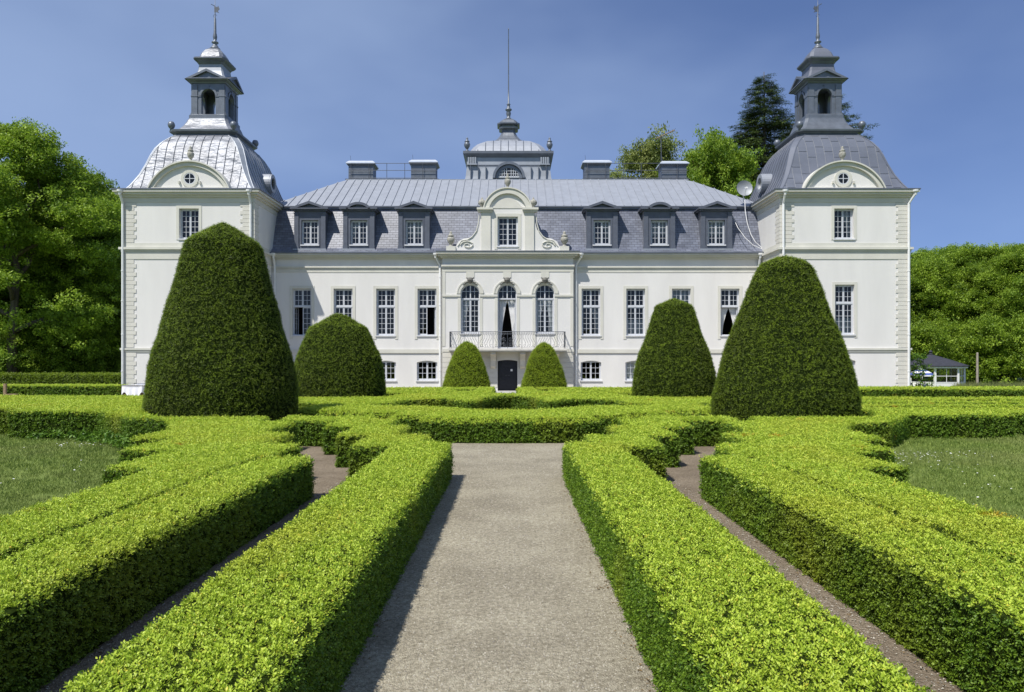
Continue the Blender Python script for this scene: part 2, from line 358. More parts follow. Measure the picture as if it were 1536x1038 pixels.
def daisy_clump(m, r=.02):
    mb = MB()
    for i in range(6):
        t = i * 1.047; leaf_shape(mb, Vector((0, 0, .05)), Vector((math.cos(t), math.sin(t), .15)), Vector((0, 0, 1)), r, r * .9)
    return finish_clump(mb, 'daisy', m)

_gn = {}
def gn_group(kind, clumps, key, jit, tilt, inset=0., smin=.75, smax=1.25):
    if key in _gn: return _gn[key]
    g = bpy.data.node_groups.new('foliage_' + key, 'GeometryNodeTree'); _gn[key] = g
    g.interface.new_socket('Geometry', in_out='INPUT', socket_type='NodeSocketGeometry'); g.interface.new_socket('Geometry', in_out='OUTPUT', socket_type='NodeSocketGeometry')
    N = g.nodes; l = g.links.new
    gi = N.new('NodeGroupInput'); go = N.new('NodeGroupOutput')
    def attr(n):
        a = N.new('GeometryNodeInputNamedAttribute'); a.data_type = 'FLOAT'; a.inputs[0].default_value = n; return a.outputs[0]
    iop = N.new('GeometryNodeInstanceOnPoints')
    if kind == 'surface':
        d = N.new('GeometryNodeDistributePointsOnFaces'); d.distribute_method = 'RANDOM'
        l(gi.outputs[0], d.inputs['Mesh']); l(attr('dens'), d.inputs['Density'])
        sx = N.new('ShaderNodeSeparateXYZ'); l(d.outputs['Normal'], sx.inputs[0])
        sa = N.new('GeometryNodeStoreNamedAttribute'); sa.data_type = 'FLOAT'; sa.domain = 'POINT'; sa.inputs['Name'].default_value = 'upn'
        l(d.outputs['Points'], sa.inputs['Geometry']); l(sx.outputs[2], sa.inputs['Value'])
        sp = N.new('GeometryNodeSetPosition'); l(sa.outputs[0], sp.inputs[0])
        rnd = N.new('FunctionNodeRandomValue'); rnd.data_type = 'FLOAT'; rnd.inputs[2].default_value = inset - jit; rnd.inputs[3].default_value = inset + jit; rnd.inputs['Seed'].default_value = 3
        vm = N.new('ShaderNodeVectorMath'); vm.operation = 'SCALE'; l(d.outputs['Normal'], vm.inputs[0]); l(rnd.outputs[1], vm.inputs['Scale'])
        vm2 = N.new('ShaderNodeVectorMath'); vm2.operation = 'SCALE'; l(vm.outputs[0], vm2.inputs[0]); l(attr('scl'), vm2.inputs['Scale']); l(vm2.outputs[0], sp.inputs['Offset'])
        l(sp.outputs[0], iop.inputs['Points'])
        ro = N.new('FunctionNodeRotateRotation'); ro.rotation_space = 'LOCAL'; l(d.outputs['Rotation'], ro.inputs[0])
        rr = N.new('FunctionNodeRandomValue'); rr.data_type = 'FLOAT_VECTOR'; rr.inputs[0].default_value = (-tilt, -tilt, -3.14); rr.inputs[1].default_value = (tilt, tilt, 3.14)
        e2r = N.new('FunctionNodeEulerToRotation'); l(rr.outputs[0], e2r.inputs[0]); l(e2r.outputs[0], ro.inputs[1]); l(ro.outputs[0], iop.inputs['Rotation'])
    else:
        mp_ = N.new('GeometryNodeMeshToPoints'); l(gi.outputs[0], mp_.inputs[0]); l(mp_.outputs[0], iop.inputs['Points'])
        if kind == 'points':
            rr = N.new('FunctionNodeRandomValue'); rr.data_type = 'FLOAT_VECTOR'; rr.inputs[0].default_value = (-tilt, -tilt, -3.14); rr.inputs[1].default_value = (tilt, tilt, 3.14)
            e2r = N.new('FunctionNodeEulerToRotation'); l(rr.outputs[0], e2r.inputs[0]); l(e2r.outputs[0], iop.inputs['Rotation'])
        else:
            cx = N.new('ShaderNodeCombineXYZ'); l(attr('pit'), cx.inputs[1]); l(attr('yaw'), cx.inputs[2])
            e2r = N.new('FunctionNodeEulerToRotation'); l(cx.outputs[0], e2r.inputs[0]); l(e2r.outputs[0], iop.inputs['Rotation'])
    jn = N.new('GeometryNodeJoinGeometry')
    for c in clumps:
        oi = N.new('GeometryNodeObjectInfo'); oi.inputs[0].default_value = c
        g2 = N.new('GeometryNodeGeometryToInstance'); l(oi.outputs['Geometry'], g2.inputs[0]); l(g2.outputs[0], jn.inputs[0])
    l(jn.outputs[0], iop.inputs['Instance']); iop.inputs['Pick Instance'].default_value = True
    ri = N.new('FunctionNodeRandomValue'); ri.data_type = 'INT'; ri.inputs[4].default_value = 0; ri.inputs[5].default_value = len(clumps) - 1; l(ri.outputs[2], iop.inputs['Instance Index'])
    rs = N.new('FunctionNodeRandomValue'); rs.data_type = 'FLOAT'; rs.inputs[2].default_value = smin; rs.inputs[3].default_value = smax; rs.inputs['Seed'].default_value = 9
    ml = N.new('ShaderNodeMath'); ml.operation = 'MULTIPLY'; l(rs.outputs[1], ml.inputs[0]); l(attr('scl'), ml.inputs[1]); l(ml.outputs[0], iop.inputs['Scale'])
    l(iop.outputs[0], go.inputs[0])
    return g
def foliage(name, me, group, parent, rot=0, sc=1, loc=None):
    o = link(name, me, None); o['kind'] = 'stuff'
    if parent is not None: attach(o, parent)
    md = o.modifiers.new('foliage', 'NODES'); md.node_group = group
    return o
def set_attr(me, **kw):
    for k, vals in kw.items():
        a = me.attributes.get(k) or me.attributes.new(k, 'FLOAT', 'POINT'); a.data.foreach_set('value', vals)
BOX = gn_group('surface', [box_clump('box', i) for i in range(4)], 'box', .012, .45, -.004)
YEW = gn_group('surface', [yew_clump('yew', i) for i in range(4)], 'yew', .03, .6, -.025, .65, 1.25)
YEWY = gn_group('surface', [yew_clump('yew_young', i) for i in range(4)], 'yew_young', .03, .7, -.015, .7, 1.3)
GRASS = gn_group('surface', [grass_clump('grassm') for i in range(3)], 'grass', 0, .1)
TALL = gn_group('surface', [tallgrass_clump('tallgrass') for i in range(3)], 'tall', 0, .1)
DAISY = gn_group('points', [daisy_clump('petal', .011), daisy_clump('petal', .014)], 'daisy', 0, .3)
DANDY = gn_group('points', [daisy_clump('yellow', .018)], 'dandy', 0, .3)
WEED = gn_group('points', [tree_clump('weed', 14, .09, .09, .05) for i in range(2)], 'weed', 0, .5)

def lod(Y): return .86 * max(1., (max(Y, .5) / 5.5) ** .46)

# ------------------------------------------------------------------ ground
def gz(x, y):
    def ss(a, b, t): t = max(0, min(1, (t - a) / (b - a))); return t * t * (3 - 2 * t)
    return -.6 * ss(47, 57, y) * ss(25.5, 29, x)
def ground():
    xs = [-3000, -600, -150, -70] + [-40 + i * 2 for i in range(56)] + [90, 150, 600, 3000]; ys = [-400, -60, -10, 0, 20, 40] + [44 + i * 2 for i in range(30)] + [130, 300, 900, 4000]
    v = [(x, y, gz(x, y)) for y in ys for x in xs]; n = len(xs)
    f = [(j * n + i, j * n + i + 1, (j + 1) * n + i + 1, (j + 1) * n + i) for j in range(len(ys) - 1) for i in range(n - 1)]
    me = bpy.data.meshes.new('ground'); me.from_pydata(v, [], f); me.materials.append(M['turf'])
    tag(link('ground', me), kind='structure')
ground()
AX = -.08
sheet('parterre_gravel', [(-5.0, -4), (4.84, -4), (4.84, 9.5), (7.6, 17.6), (12, 23), (12, 31), (24, 31), (24, 46.5), (-24.5, 46.5), (-24.5, 31), (-12, 31), (-12, 23), (-7.7, 17.6), (-5.0, 9.5)], .004, 'gravel_d')
sheet('gravel_path', [(-1.5, -4), (1.34, -4), (1.34, 20.0), (-1.5, 20.0)], .008, 'gravel')
sheet('forecourt', [(-2.0, 31), (1.4, 31), (1.4, 39.5), (24, 39.5), (24, 46.9), (-24.5, 46.9), (-24.5, 39.5), (-2.0, 39.5)], .008, 'gravel')

def pebble(c):
    mb = MB(); k = 1.0
    mb.lathe([(0.001, 0), (.006, .001), (.0075, .004), (.004, .0075), (.0005, .0085)], (0, 0, -.001), 6); me = mb.mesh('pebble', c)
    return bpy.data.objects.new('pebble', me)
M['stone_a'] = mat('pale stone', (.42, .39, .325), .9, var=.15, vs=40); M['stone_b'] = mat('dark stone', (.24, .22, .185), .9, var=.2, vs=40)
PEB = gn_group('surface', [pebble('stone_a'), pebble('stone_b'), pebble('stone_a')], 'pebble', 0, .5, -.0015, .35, 1.05)
def stones(name, pts, dens):
    bm = bmesh.new(); bm.faces.new([bm.verts.new((x, y, .009)) for x, y in pts])
    for i in range(1, 21): bmesh.ops.bisect_plane(bm, geom=bm.verts[:] + bm.edges[:] + bm.faces[:], plane_co=(0, i, 0), plane_no=(0, 1, 0))
    me = bpy.data.meshes.new(name); bm.to_mesh(me); bm.free(); s = [max(1, v.co.y / 6) ** .5 for v in me.vertices]
    set_attr(me, dens=[dens / k ** 3 for k in s], scl=s); tag(foliage(name, me, PEB, None), kind='stuff')
stones('path_pebbles', [(-1.15, 2.0), (1.0, 2.0), (1.0, 18.0), (-1.15, 18.0)], 420)
stones('strip_pebbles', [(-3.0, 2.0), (-2.0, 2.0), (-2.0, 14.0), (-3.0, 14.0)], 520)
stones('strip_pebbles', [(1.84, 2.0), (2.84, 2.0), (2.84, 14.0), (1.84, 14.0)], 520)
M['litter'] = mat('dry leaf litter', (.16, .11, .05), .9, var=.4, vs=60)
def litter_clump():
    mb = MB()
    for i in range(5): leaf_shape(mb, Vector((random.uniform(-.05, .05), random.uniform(-.05, .05), .004)), Vector((random.gauss(0, 1), random.gauss(0, 1), .12)), Vector((random.gauss(0, .3), random.gauss(0, .3), 1)), .022, .012)
    return finish_clump(mb, 'fallen_leaf', 'litter')
LIT = gn_group('points', [litter_clump() for i in range(3)], 'litter', 0, .15)
lp = []
for i in range(420):
    e, sgn = random.choice(((-1.1, 1), (.94, -1), (.94, -1), (-2.03, -1), (-3.0, 1), (1.87, 1), (2.84, -1))); lp.append((e + sgn * abs(random.gauss(0, .09)), 2.5 + 10.5 * random.random() ** 1.3, .01))
me = bpy.data.meshes.new('leaf_litter'); me.from_pydata(lp, [], []); set_attr(me, scl=[random.uniform(.6, 1.2) for _ in lp]); tag(foliage('leaf_litter', me, LIT, None), kind='stuff')
# lawn grass: two mown patches beside the outer hedges
def lawn(name, pts):
    bm = bmesh.new(); fc = bm.faces.new([bm.verts.new((x, y, .003)) for x, y in pts])
    for i in range(4, 21): bmesh.ops.bisect_plane(bm, geom=bm.verts[:] + bm.edges[:] + bm.faces[:], plane_co=(0, i, 0), plane_no=(0, 1, 0))
    me = bpy.data.meshes.new(name); bm.to_mesh(me); bm.free(); me.materials.append(M['turf'])
    s = [max(1, (v.co.y / 8)) ** .7 for v in me.vertices]
    set_attr(me, dens=[95 / k ** 1.6 for k in s], scl=s)
    o = foliage(name, me, GRASS, None); return o
tag(lawn('lawn_grass', [(-4.8, 4.5), (-4.8, 9.9), (-7.2, 14.5), (-10.8, 19.4), (-16, 20.6), (-19, 20.6), (-9, 4.5)]), kind='stuff')
tag(lawn('lawn_grass', [(4.64, 4.5), (9, 4.5), (19, 20.6), (16, 20.6), (10.6, 19.5), (7.1, 14.5), (4.64, 9.9)]), kind='stuff')

# ------------------------------------------------------------------ hedges
HH = .617
def hedge_mesh(name, poly, h, top_in=.05, top_d=.035):
    bm = bmesh.new(); fc = bm.faces.new([bm.verts.new((x, y, 0)) for x, y in poly]); fc.normal_update()
    if fc.normal.z < 0: fc.normal_flip()
    r = bmesh.ops.extrude_face_region(bm, geom=[fc]); tops = [g for g in r['geom'] if isinstance(g, bmesh.types.BMVert)]
    for v in tops: v.co.z = h - top_d
    tf = [g for g in r['geom'] if isinstance(g, bmesh.types.BMFace)]
    bmesh.ops.inset_region(bm, faces=tf, thickness=top_in, depth=top_d, use_even_offset=True)
    bmesh.ops.delete(bm, geom=[f for f in bm.faces if f.calc_center_median().z < .001], context='FACES_ONLY')
    xs = [p[0] for p in poly]; ys = [p[1] for p in poly]
    far = min(ys) > 20; st = 1.0 if far else .4
    y = math.floor(min(ys)) + .23
    while y < max(ys):
        bmesh.ops.bisect_plane(bm, geom=bm.verts[:] + bm.edges[:] + bm.faces[:], plane_co=(0, y, 0), plane_no=(0, 1, 0)); y += st
    x = math.floor(min(xs)) + .17
    while x < max(xs):
        bmesh.ops.bisect_plane(bm, geom=bm.verts[:] + bm.edges[:] + bm.faces[:], plane_co=(x, 0, 0), plane_no=(1, 0, 0)); x += st
    bmesh.ops.bisect_plane(bm, geom=bm.verts[:] + bm.edges[:] + bm.faces[:], plane_co=(0, 0, h * .5), plane_no=(0, 0, 1))
    for v in bm.verts:
        if v.co.z > .01:
            n = mnoise.noise_vector(v.co * .9) * .02 + mnoise.noise_vector(v.co * 2.7) * .014
            v.co += n * (v.co.z / h)
    bmesh.ops.recalc_face_normals(bm, faces=bm.faces)
    me = bpy.data.meshes.new(name); bm.to_mesh(me); bm.free(); me.materials.append(M['hedge_core'])
    s = [lod(v.co.y) for v in me.vertices]
    set_attr(me, dens=[640 / k ** 1.85 for k in s], scl=s)
    return me
def hedge(label, poly, h=HH, group=None, name='box_hedge', mirror=False, bevel=(.05, .035)):
    if mirror: poly = [(2 * AX - x, y) for x, y in reversed(poly)]
    me = hedge_mesh(name, poly, h, *bevel); o = tag(link(name, me), label, 'hedge', group)
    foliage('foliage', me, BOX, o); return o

pA = [(-2.03, -3), (-1.1, -3), (-1.1, 13.05), (-1.6, 13.05), (-1.6, 14.35), (-2.3, 14.35), (-2.3, 16.3), (-2.8, 16.3), (-2.8, 18.1), (-3.5, 18.1), (-3.5, 19.0),
      (-5.7, 19.0), (-5.7, 17.9), (-4.14, 17.7), (-4.14, 16.2), (-3.4, 16.2), (-3.4, 14.3), (-2.75, 14.3), (-2.75, 12.45), (-2.03, 12.45)]
pI = [(-3.79, -3), (-2.98, -3), (-3.06, 11.2), (-3.66, 11.2), (-3.79, 10.2)]
pO = [(-4.83, -3), (-3.89, -3), (-3.89, 11.25), (-3.72, 11.3), (-3.72, 12.85), (-4.42, 12.9), (-4.42, 14.8), (-5.1, 14.85), (-5.1, 17.3), (-6.0, 17.4), (-6.2, 18.7), (-9.3, 18.7),
      (-7.9, 16.9), (-7.15, 15.4), (-7.15, 13.75), (-6.35, 13.75), (-6.35, 11.9), (-5.55, 11.9), (-5.55, 10.0), (-4.83, 9.9)]
pD = [(-8.05, 16.9), (-9.0, 17.3), (-10.85, 19.25), (-13.2, 19.25), (-13.2, 20.3), (-30, 20.3), (-30, 24.5), (-10.6, 24.5), (-10.3, 20.6), (-9.6, 18.9)]
sides = (('left', 'on the shaded side of the main path'), ('right', 'on the sunlit side of the main path'))
hedge('clipped box hedge whose dark face shades the pale gravel path', pA)
hedge('clipped box hedge showing a sunlit face to the pale gravel path', pA, mirror=True)
hedge('low box hedge row with dark shaded face beside the narrow brown gravel strip', pI)
hedge('low box hedge row with sunlit face along the narrow brown gravel strip', pI, mirror=True)
hedge('box hedge with stepped teeth beside the lawn, in front of the tallest yew', pO)
hedge('box hedge with stepped teeth beside the daisy lawn, before the shorter broad yew', pO, mirror=True)
hedge('straight-faced box hedge across the lawn end, near the white clothed table', pD, h=.74)
pDR = [(-8.05, 16.9), (-9.0, 17.2), (-10.6, 19.35), (-13.4, 19.35), (-13.4, 20.0), (-30, 20.0), (-30, 21.3), (-10.6, 21.3), (-9.6, 18.9)]
hedge('straight-faced box hedge across the end of the daisy lawn', pDR, h=.64, mirror=True)
def mirr(half): return half + [(2 * AX - x, y) for x, y in reversed(half) if abs(x - AX) > .01]
pB = [(AX, 18.42), (-1.3, 18.45), (-2.05, 18.6), (-2.38, 18.9), (-2.38, 19.6), (-3.3, 19.6), (-3.3, 20.3), (-4.6, 20.3), (-4.6, 21.3), (-5.9, 21.5), (-6.5, 22.2), (-6.3, 24.35), (-4.8, 24.35),
      (-4.4, 23.6), (-3.2, 23.4), (-2.4, 23.2), (-1.5, 22.2), (-.8, 21.6), (AX, 21.45)]
hedge('wide bulging box hedge closing off the end of the gravel path', mirr(pB), h=.61, bevel=(.2, .11))
pC = [(AX, 30.3), (-.6, 29.8), (-1.1, 28.4), (-1.3, 26.7), (-1.55, 25.95), (-1.9, 26.9), (-2.5, 27.7), (-3.2, 27.7), (-3.9, 26.7), (-4.15, 25.0), (-4.8, 24.5), (-6.4, 24.5), (-8.2, 26.6), (-8.4, 28.3),
      (-5.0, 28.6), (-4.6, 31.2), (AX, 31.5)]
hedge('scalloped box hedge behind the planted hollow, between the two mid-sized yews', mirr(pC))
# far parterre hedges: rows separated by narrow gaps
rowsL = [(25.5, 26.9), (28.2, 30.6)]; rowsR = [(22.3, 23.2), (24.2, 25.0), (26.1, 26.9), (28.1, 29.6)]
for i, (a, b) in enumerate(rowsL):
    hedge('long low box hedge strip, %s row behind the lawn hedge near the clothed table' % ('first', 'second')[i], [(-31, a), (-9.6 - .2 * i, a), (-9.6 - .2 * i, b - .5), (-13, b - .4), (-13, b), (-31, b)], h=.56)
for i, (a, b) in enumerate(rowsR):
    hedge('long low yellowish box hedge strip, %s row behind the daisy lawn hedge' % ('first', 'second', 'third', 'fourth')[i], [(10.0 - .2 * i, a), (13 + 3 * i, a + .12), (31, a), (31, b), (16, b - .15), (10.0 - .2 * i, b)], h=.56)
hedge('box hedge bar running up to the tower foot beside the clothed tables', [(-40, 42.4), (-22.7, 42.4), (-22.7, 43.7), (-40, 43.7)], h=.58)
hedge('tall straight box hedge bar below the garden pavilion', [(9.0, 33.2), (34, 33.0), (34, 35.0), (9.0, 35.2)], h=.76)
for mflag, nm in ((False, 'with the darker front corner'), (True, 'with the sunlit front corner')):
    q = 'left-hand door yew' if not mflag else 'right-hand door yew'
    hedge('L-shaped box hedge edging the door path %s' % nm, [(-.95, 32.4), (-.95, 38.6), (-1.7, 38.6), (-1.75, 33.6), (-6.4, 33.4), (-6.4, 32.5)] if not mflag else [(.32, 32.4), (.32, 38.6), (1.1, 38.6), (1.15, 33.6), (6.2, 33.4), (6.2, 32.5)])
    s = -1 if not mflag else 1; o = -.3
    hedge('thin box hedge row %s' % ('between the rounded broad yew and the dark door' if not mflag else 'between the flat-topped yew and the dark door'), [(o + s * 2.4, 34.7), (o + s * 6.6, 34.6), (o + s * 6.6, 35.6), (o + s * 2.4, 35.6)] if s > 0 else [(o + s * 6.6, 34.6), (o + s * 2.4, 34.7), (o + s * 2.4, 35.6), (o + s * 6.6, 35.6)], h=.6)
    hedge('box hedge row before the castle wall %s' % ('by the small yew on the open casement side' if not mflag else 'by the small yew on the satellite dish side'), [(o + s * 1.6, 37.2), (o + s * 10, 37.0), (o + s * 10, 38.6), (o + s * 1.6, 38.6)] if s > 0 else [(o + s * 10, 37.0), (o + s * 1.6, 37.2), (o + s * 1.6, 38.6), (o + s * 10, 38.6)], h=.6)
# weeds and daisies at the lawn's edge
def weed_patch(pts, label):
    me = bpy.data.meshes.new('weed'); me.from_pydata(pts, [], []); set_attr(me, scl=[random.uniform(.8, 1.6) for _ in pts])
    return tag(foliage('weeds', me, WEED, None), kind='stuff')
weed_patch([(-10.9 + 2.4 * t + random.gauss(0, .12), 18.95 - 2.2 * t + random.gauss(0, .12), random.uniform(.03, .3) * (1 if random.random() < .6 else .4)) for t in [random.random() for _ in range(70)]] +
           [(-12.6 + 1.7 * random.random(), 19.1 + random.gauss(0, .04), random.uniform(.03, .2)) for _ in range(40)], '')
dp = []
for cx, cy, sx, sy, n in ((8.0, 15.4, .4, .6, 150), (9.2, 15.9, .8, .35, 80), (8.3, 11.6, .8, .3, 30), (6.1, 10.6, .35, .25, 30), (13.4, 14.5, .6, .4, 50), (9, 13, 2, 2, 40), (-10.3, 17.6, .5, .25, 50), (-8.5, 13, 1.6, 1.6, 40)):
    dp += [(random.gauss(cx, sx), random.gauss(cy, sy), .02) for _ in range(n)]
dp = [p for p in dp if abs(p[0] - AX) > 4.9 + max(0, (p[1] - 9.9)) * .45]
me = bpy.data.meshes.new('daisies'); me.from_pydata(dp, [], []); set_attr(me, scl=[random.uniform(.8, 1.4) for _ in dp])
tag(foliage('daisies', me, DAISY, None), kind='stuff')
dq = [(random.gauss(8.9, .35), random.gauss(11.0, .12), .02) for _ in range(14)]
me = bpy.data.meshes.new('dandelions'); me.from_pydata(dq, [], []); set_attr(me, scl=[1.0] * len(dq))
tag(foliage('dandelions', me, DANDY, None), kind='stuff')

# ------------------------------------------------------------------ topiary
def topiary(label, cx, Y, prof, grp=None, young=False, dens=290, seed=0):
    X = X_(cx, Y); pr = [(max(0, hw * Y / F - .055 * (1 if hw > 8 else .5)), Z_(y, Y) - .05) for y, hw in prof]
    pr = pr + [(pr[-1][0] * .985, .0)]
    fine = []
    for (r0, z0), (r1, z1) in zip(pr, pr[1:]):
        n = max(1, int(math.hypot(r1 - r0, z1 - z0) / .18))
        fine += [(r0 + (r1 - r0) * i / n, z0 + (z1 - z0) * i / n) for i in range(n)]
    fine.append(pr[-1]); n = 56
    v = []
    for r, z in fine:
        for i in range(n):
            a = 2 * math.pi * i / n; p = Vector((math.cos(a) * r, math.sin(a) * r, z))
            k = 1 + (mnoise.noise(p * 1.1 + Vector((seed, 0, 0))) * .05 + mnoise.noise(p * 3.1 + Vector((seed, 5, 0))) * .03) / max(.5, r)
            v.append((X + p.x * k, Y + p.y * k, z + mnoise.noise(p * 2.3) * .02))
    f = [(j * n + i, (j + 1) * n + i, (j + 1) * n + (i + 1) % n, j * n + (i + 1) % n) for j in range(len(fine) - 1) for i in range(n)]
    me = bpy.data.meshes.new('yew_topiary'); me.from_pydata(v, [], f); me.materials.append(M['yew_core'])
    b = bmesh.new(); b.from_mesh(me); bmesh.ops.remove_doubles(b, verts=b.verts, dist=.004); bmesh.ops.recalc_face_normals(b, faces=b.faces); b.to_mesh(me); b.free()
    s = .78 * (Y / 20) ** .5
    set_attr(me, dens=[dens / s ** 1.9] * len(me.vertices), scl=[s] * len(me.vertices))
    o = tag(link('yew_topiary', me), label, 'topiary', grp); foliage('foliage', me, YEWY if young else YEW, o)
topiary('tallest yew topiary, a cone with blunt pointed head, beside the clothed tables', 335, 21, [(331, 0), (333, 7), (341.8, 24), (350, 36), (356, 46), (362, 53), (368, 56.5), (394, 63), (436, 74), (477, 85), (515, 95.5), (550, 104), (582, 109), (625, 110)], seed=1)
topiary('broad blunt cone yew topiary before the tower with the satellite dish', 1176, 21, [(381.5, 0), (384, 14), (388, 25), (392, 33), (397, 40), (403, 43.5), (412, 46.5), (438, 57), (470, 69), (500, 80), (535, 92), (566, 101), (592, 106.5), (625, 107)], seed=2)
topiary('rounded bell-shaped yew topiary standing against the wing with the open casement', 508, 30, [(468.6, 0), (470, 7), (473, 15), (483, 31), (490, 43), (499, 48), (518, 56.5), (534, 63), (551, 67), (568, 70), (597, 71)], seed=3)
topiary('flat-topped cone yew topiary covering a window of the wing', 1011, 30, [(445.6, 0), (448, 7), (456, 26), (459, 29), (474, 34), (500, 43), (529, 53), (557, 61), (577, 63), (600, 63)], seed=4)
topiary('small bright conical yew topiary under the balcony end, window side', 700, 40.5, [(511.5, 0), (512.5, 5), (515, 10), (522, 17), (535, 23), (550, 28.5), (565, 33), (575, 36), (582, 36.5)], young=True, dens=420, seed=5)
topiary('small bright pointed yew topiary beside the dark door and downpipe', 816, 40.5, [(513, 0), (514, 5), (517, 10), (524, 16), (536, 22), (550, 27), (565, 31.5), (575, 34.5), (582, 34.5)], young=True, dens=420, seed=6)

# ------------------------------------------------------------------ castle
YT, YM, YP = 44.0, 47.2, 46.8          # tower fronts, wing fronts, middle bay front
castle = empty('castle', (0, 47, 0), 'white stuccoed castle with two domed corner towers and grey mansard roof', 'castle')
def part(mb, name, m, parent=castle, smooth=False, fix=True): return mb.build(name, m, parent, smooth, fix)

M['carving'] = mat('dark weathered carving', (.17, .165, .15), .9, var=.45, vs=12, bump=.4, bs=50)
def muntins(mb, x0, x1, z0, z1, cols, rows, y, t=.023, d=.035, topf=None):
    for i in range(1, cols):
        x = x0 + (x1 - x0) * i / cols; zt = z1 if topf is None else min(z1, topf(x))
        mb.box(x - t / 2, x + t / 2, y, y + d, z0, zt)
    for j in range(1, rows):
        z = z0 + (z1 - z0) * j / rows; mb.box(x0, x1, y + .003, y + d - .003, z - t / 2, z + t / 2)
def sash(mb, x0, x1, z0, z1, rows, y, b=.05, cols=2):
    mb.box(x0, x0 + b, y, y + .05, z0, z1); mb.box(x1 - b, x1, y, y + .05, z0, z1)
    mb.box(x0 + b, x1 - b, y, y + .05, z0, z0 + b); mb.box(x0 + b, x1 - b, y, y + .05, z1 - b, z1)
    muntins(mb, x0 + b, x1 - b, z0 + b, z1 - b, cols, rows, y + .008)
def curtain(x0, x1, x0b, x1b, z0, z1, y, parent):
    mb = MB(); n = 14; pts = []
    for j in range(7):
        t = j / 6; e = math.sin(t * math.pi / 2) ** .9
        a = x0 + (x0b - x0) * e; b = x1 + (x1b - x1) * e
        for i in range(n + 1): pts.append((a + (b - a) * i / n, y + .035 * math.sin(i * 2.1), z1 + (z0 - z1) * t))
    mb.add(pts, [(j * (n + 1) + i, j * (n + 1) + i + 1, (j + 1) * (n + 1) + i + 1, (j + 1) * (n + 1) + i) for j in range(6) for i in range(n)])
    return part(mb, 'curtain', 'curtain', parent, True)
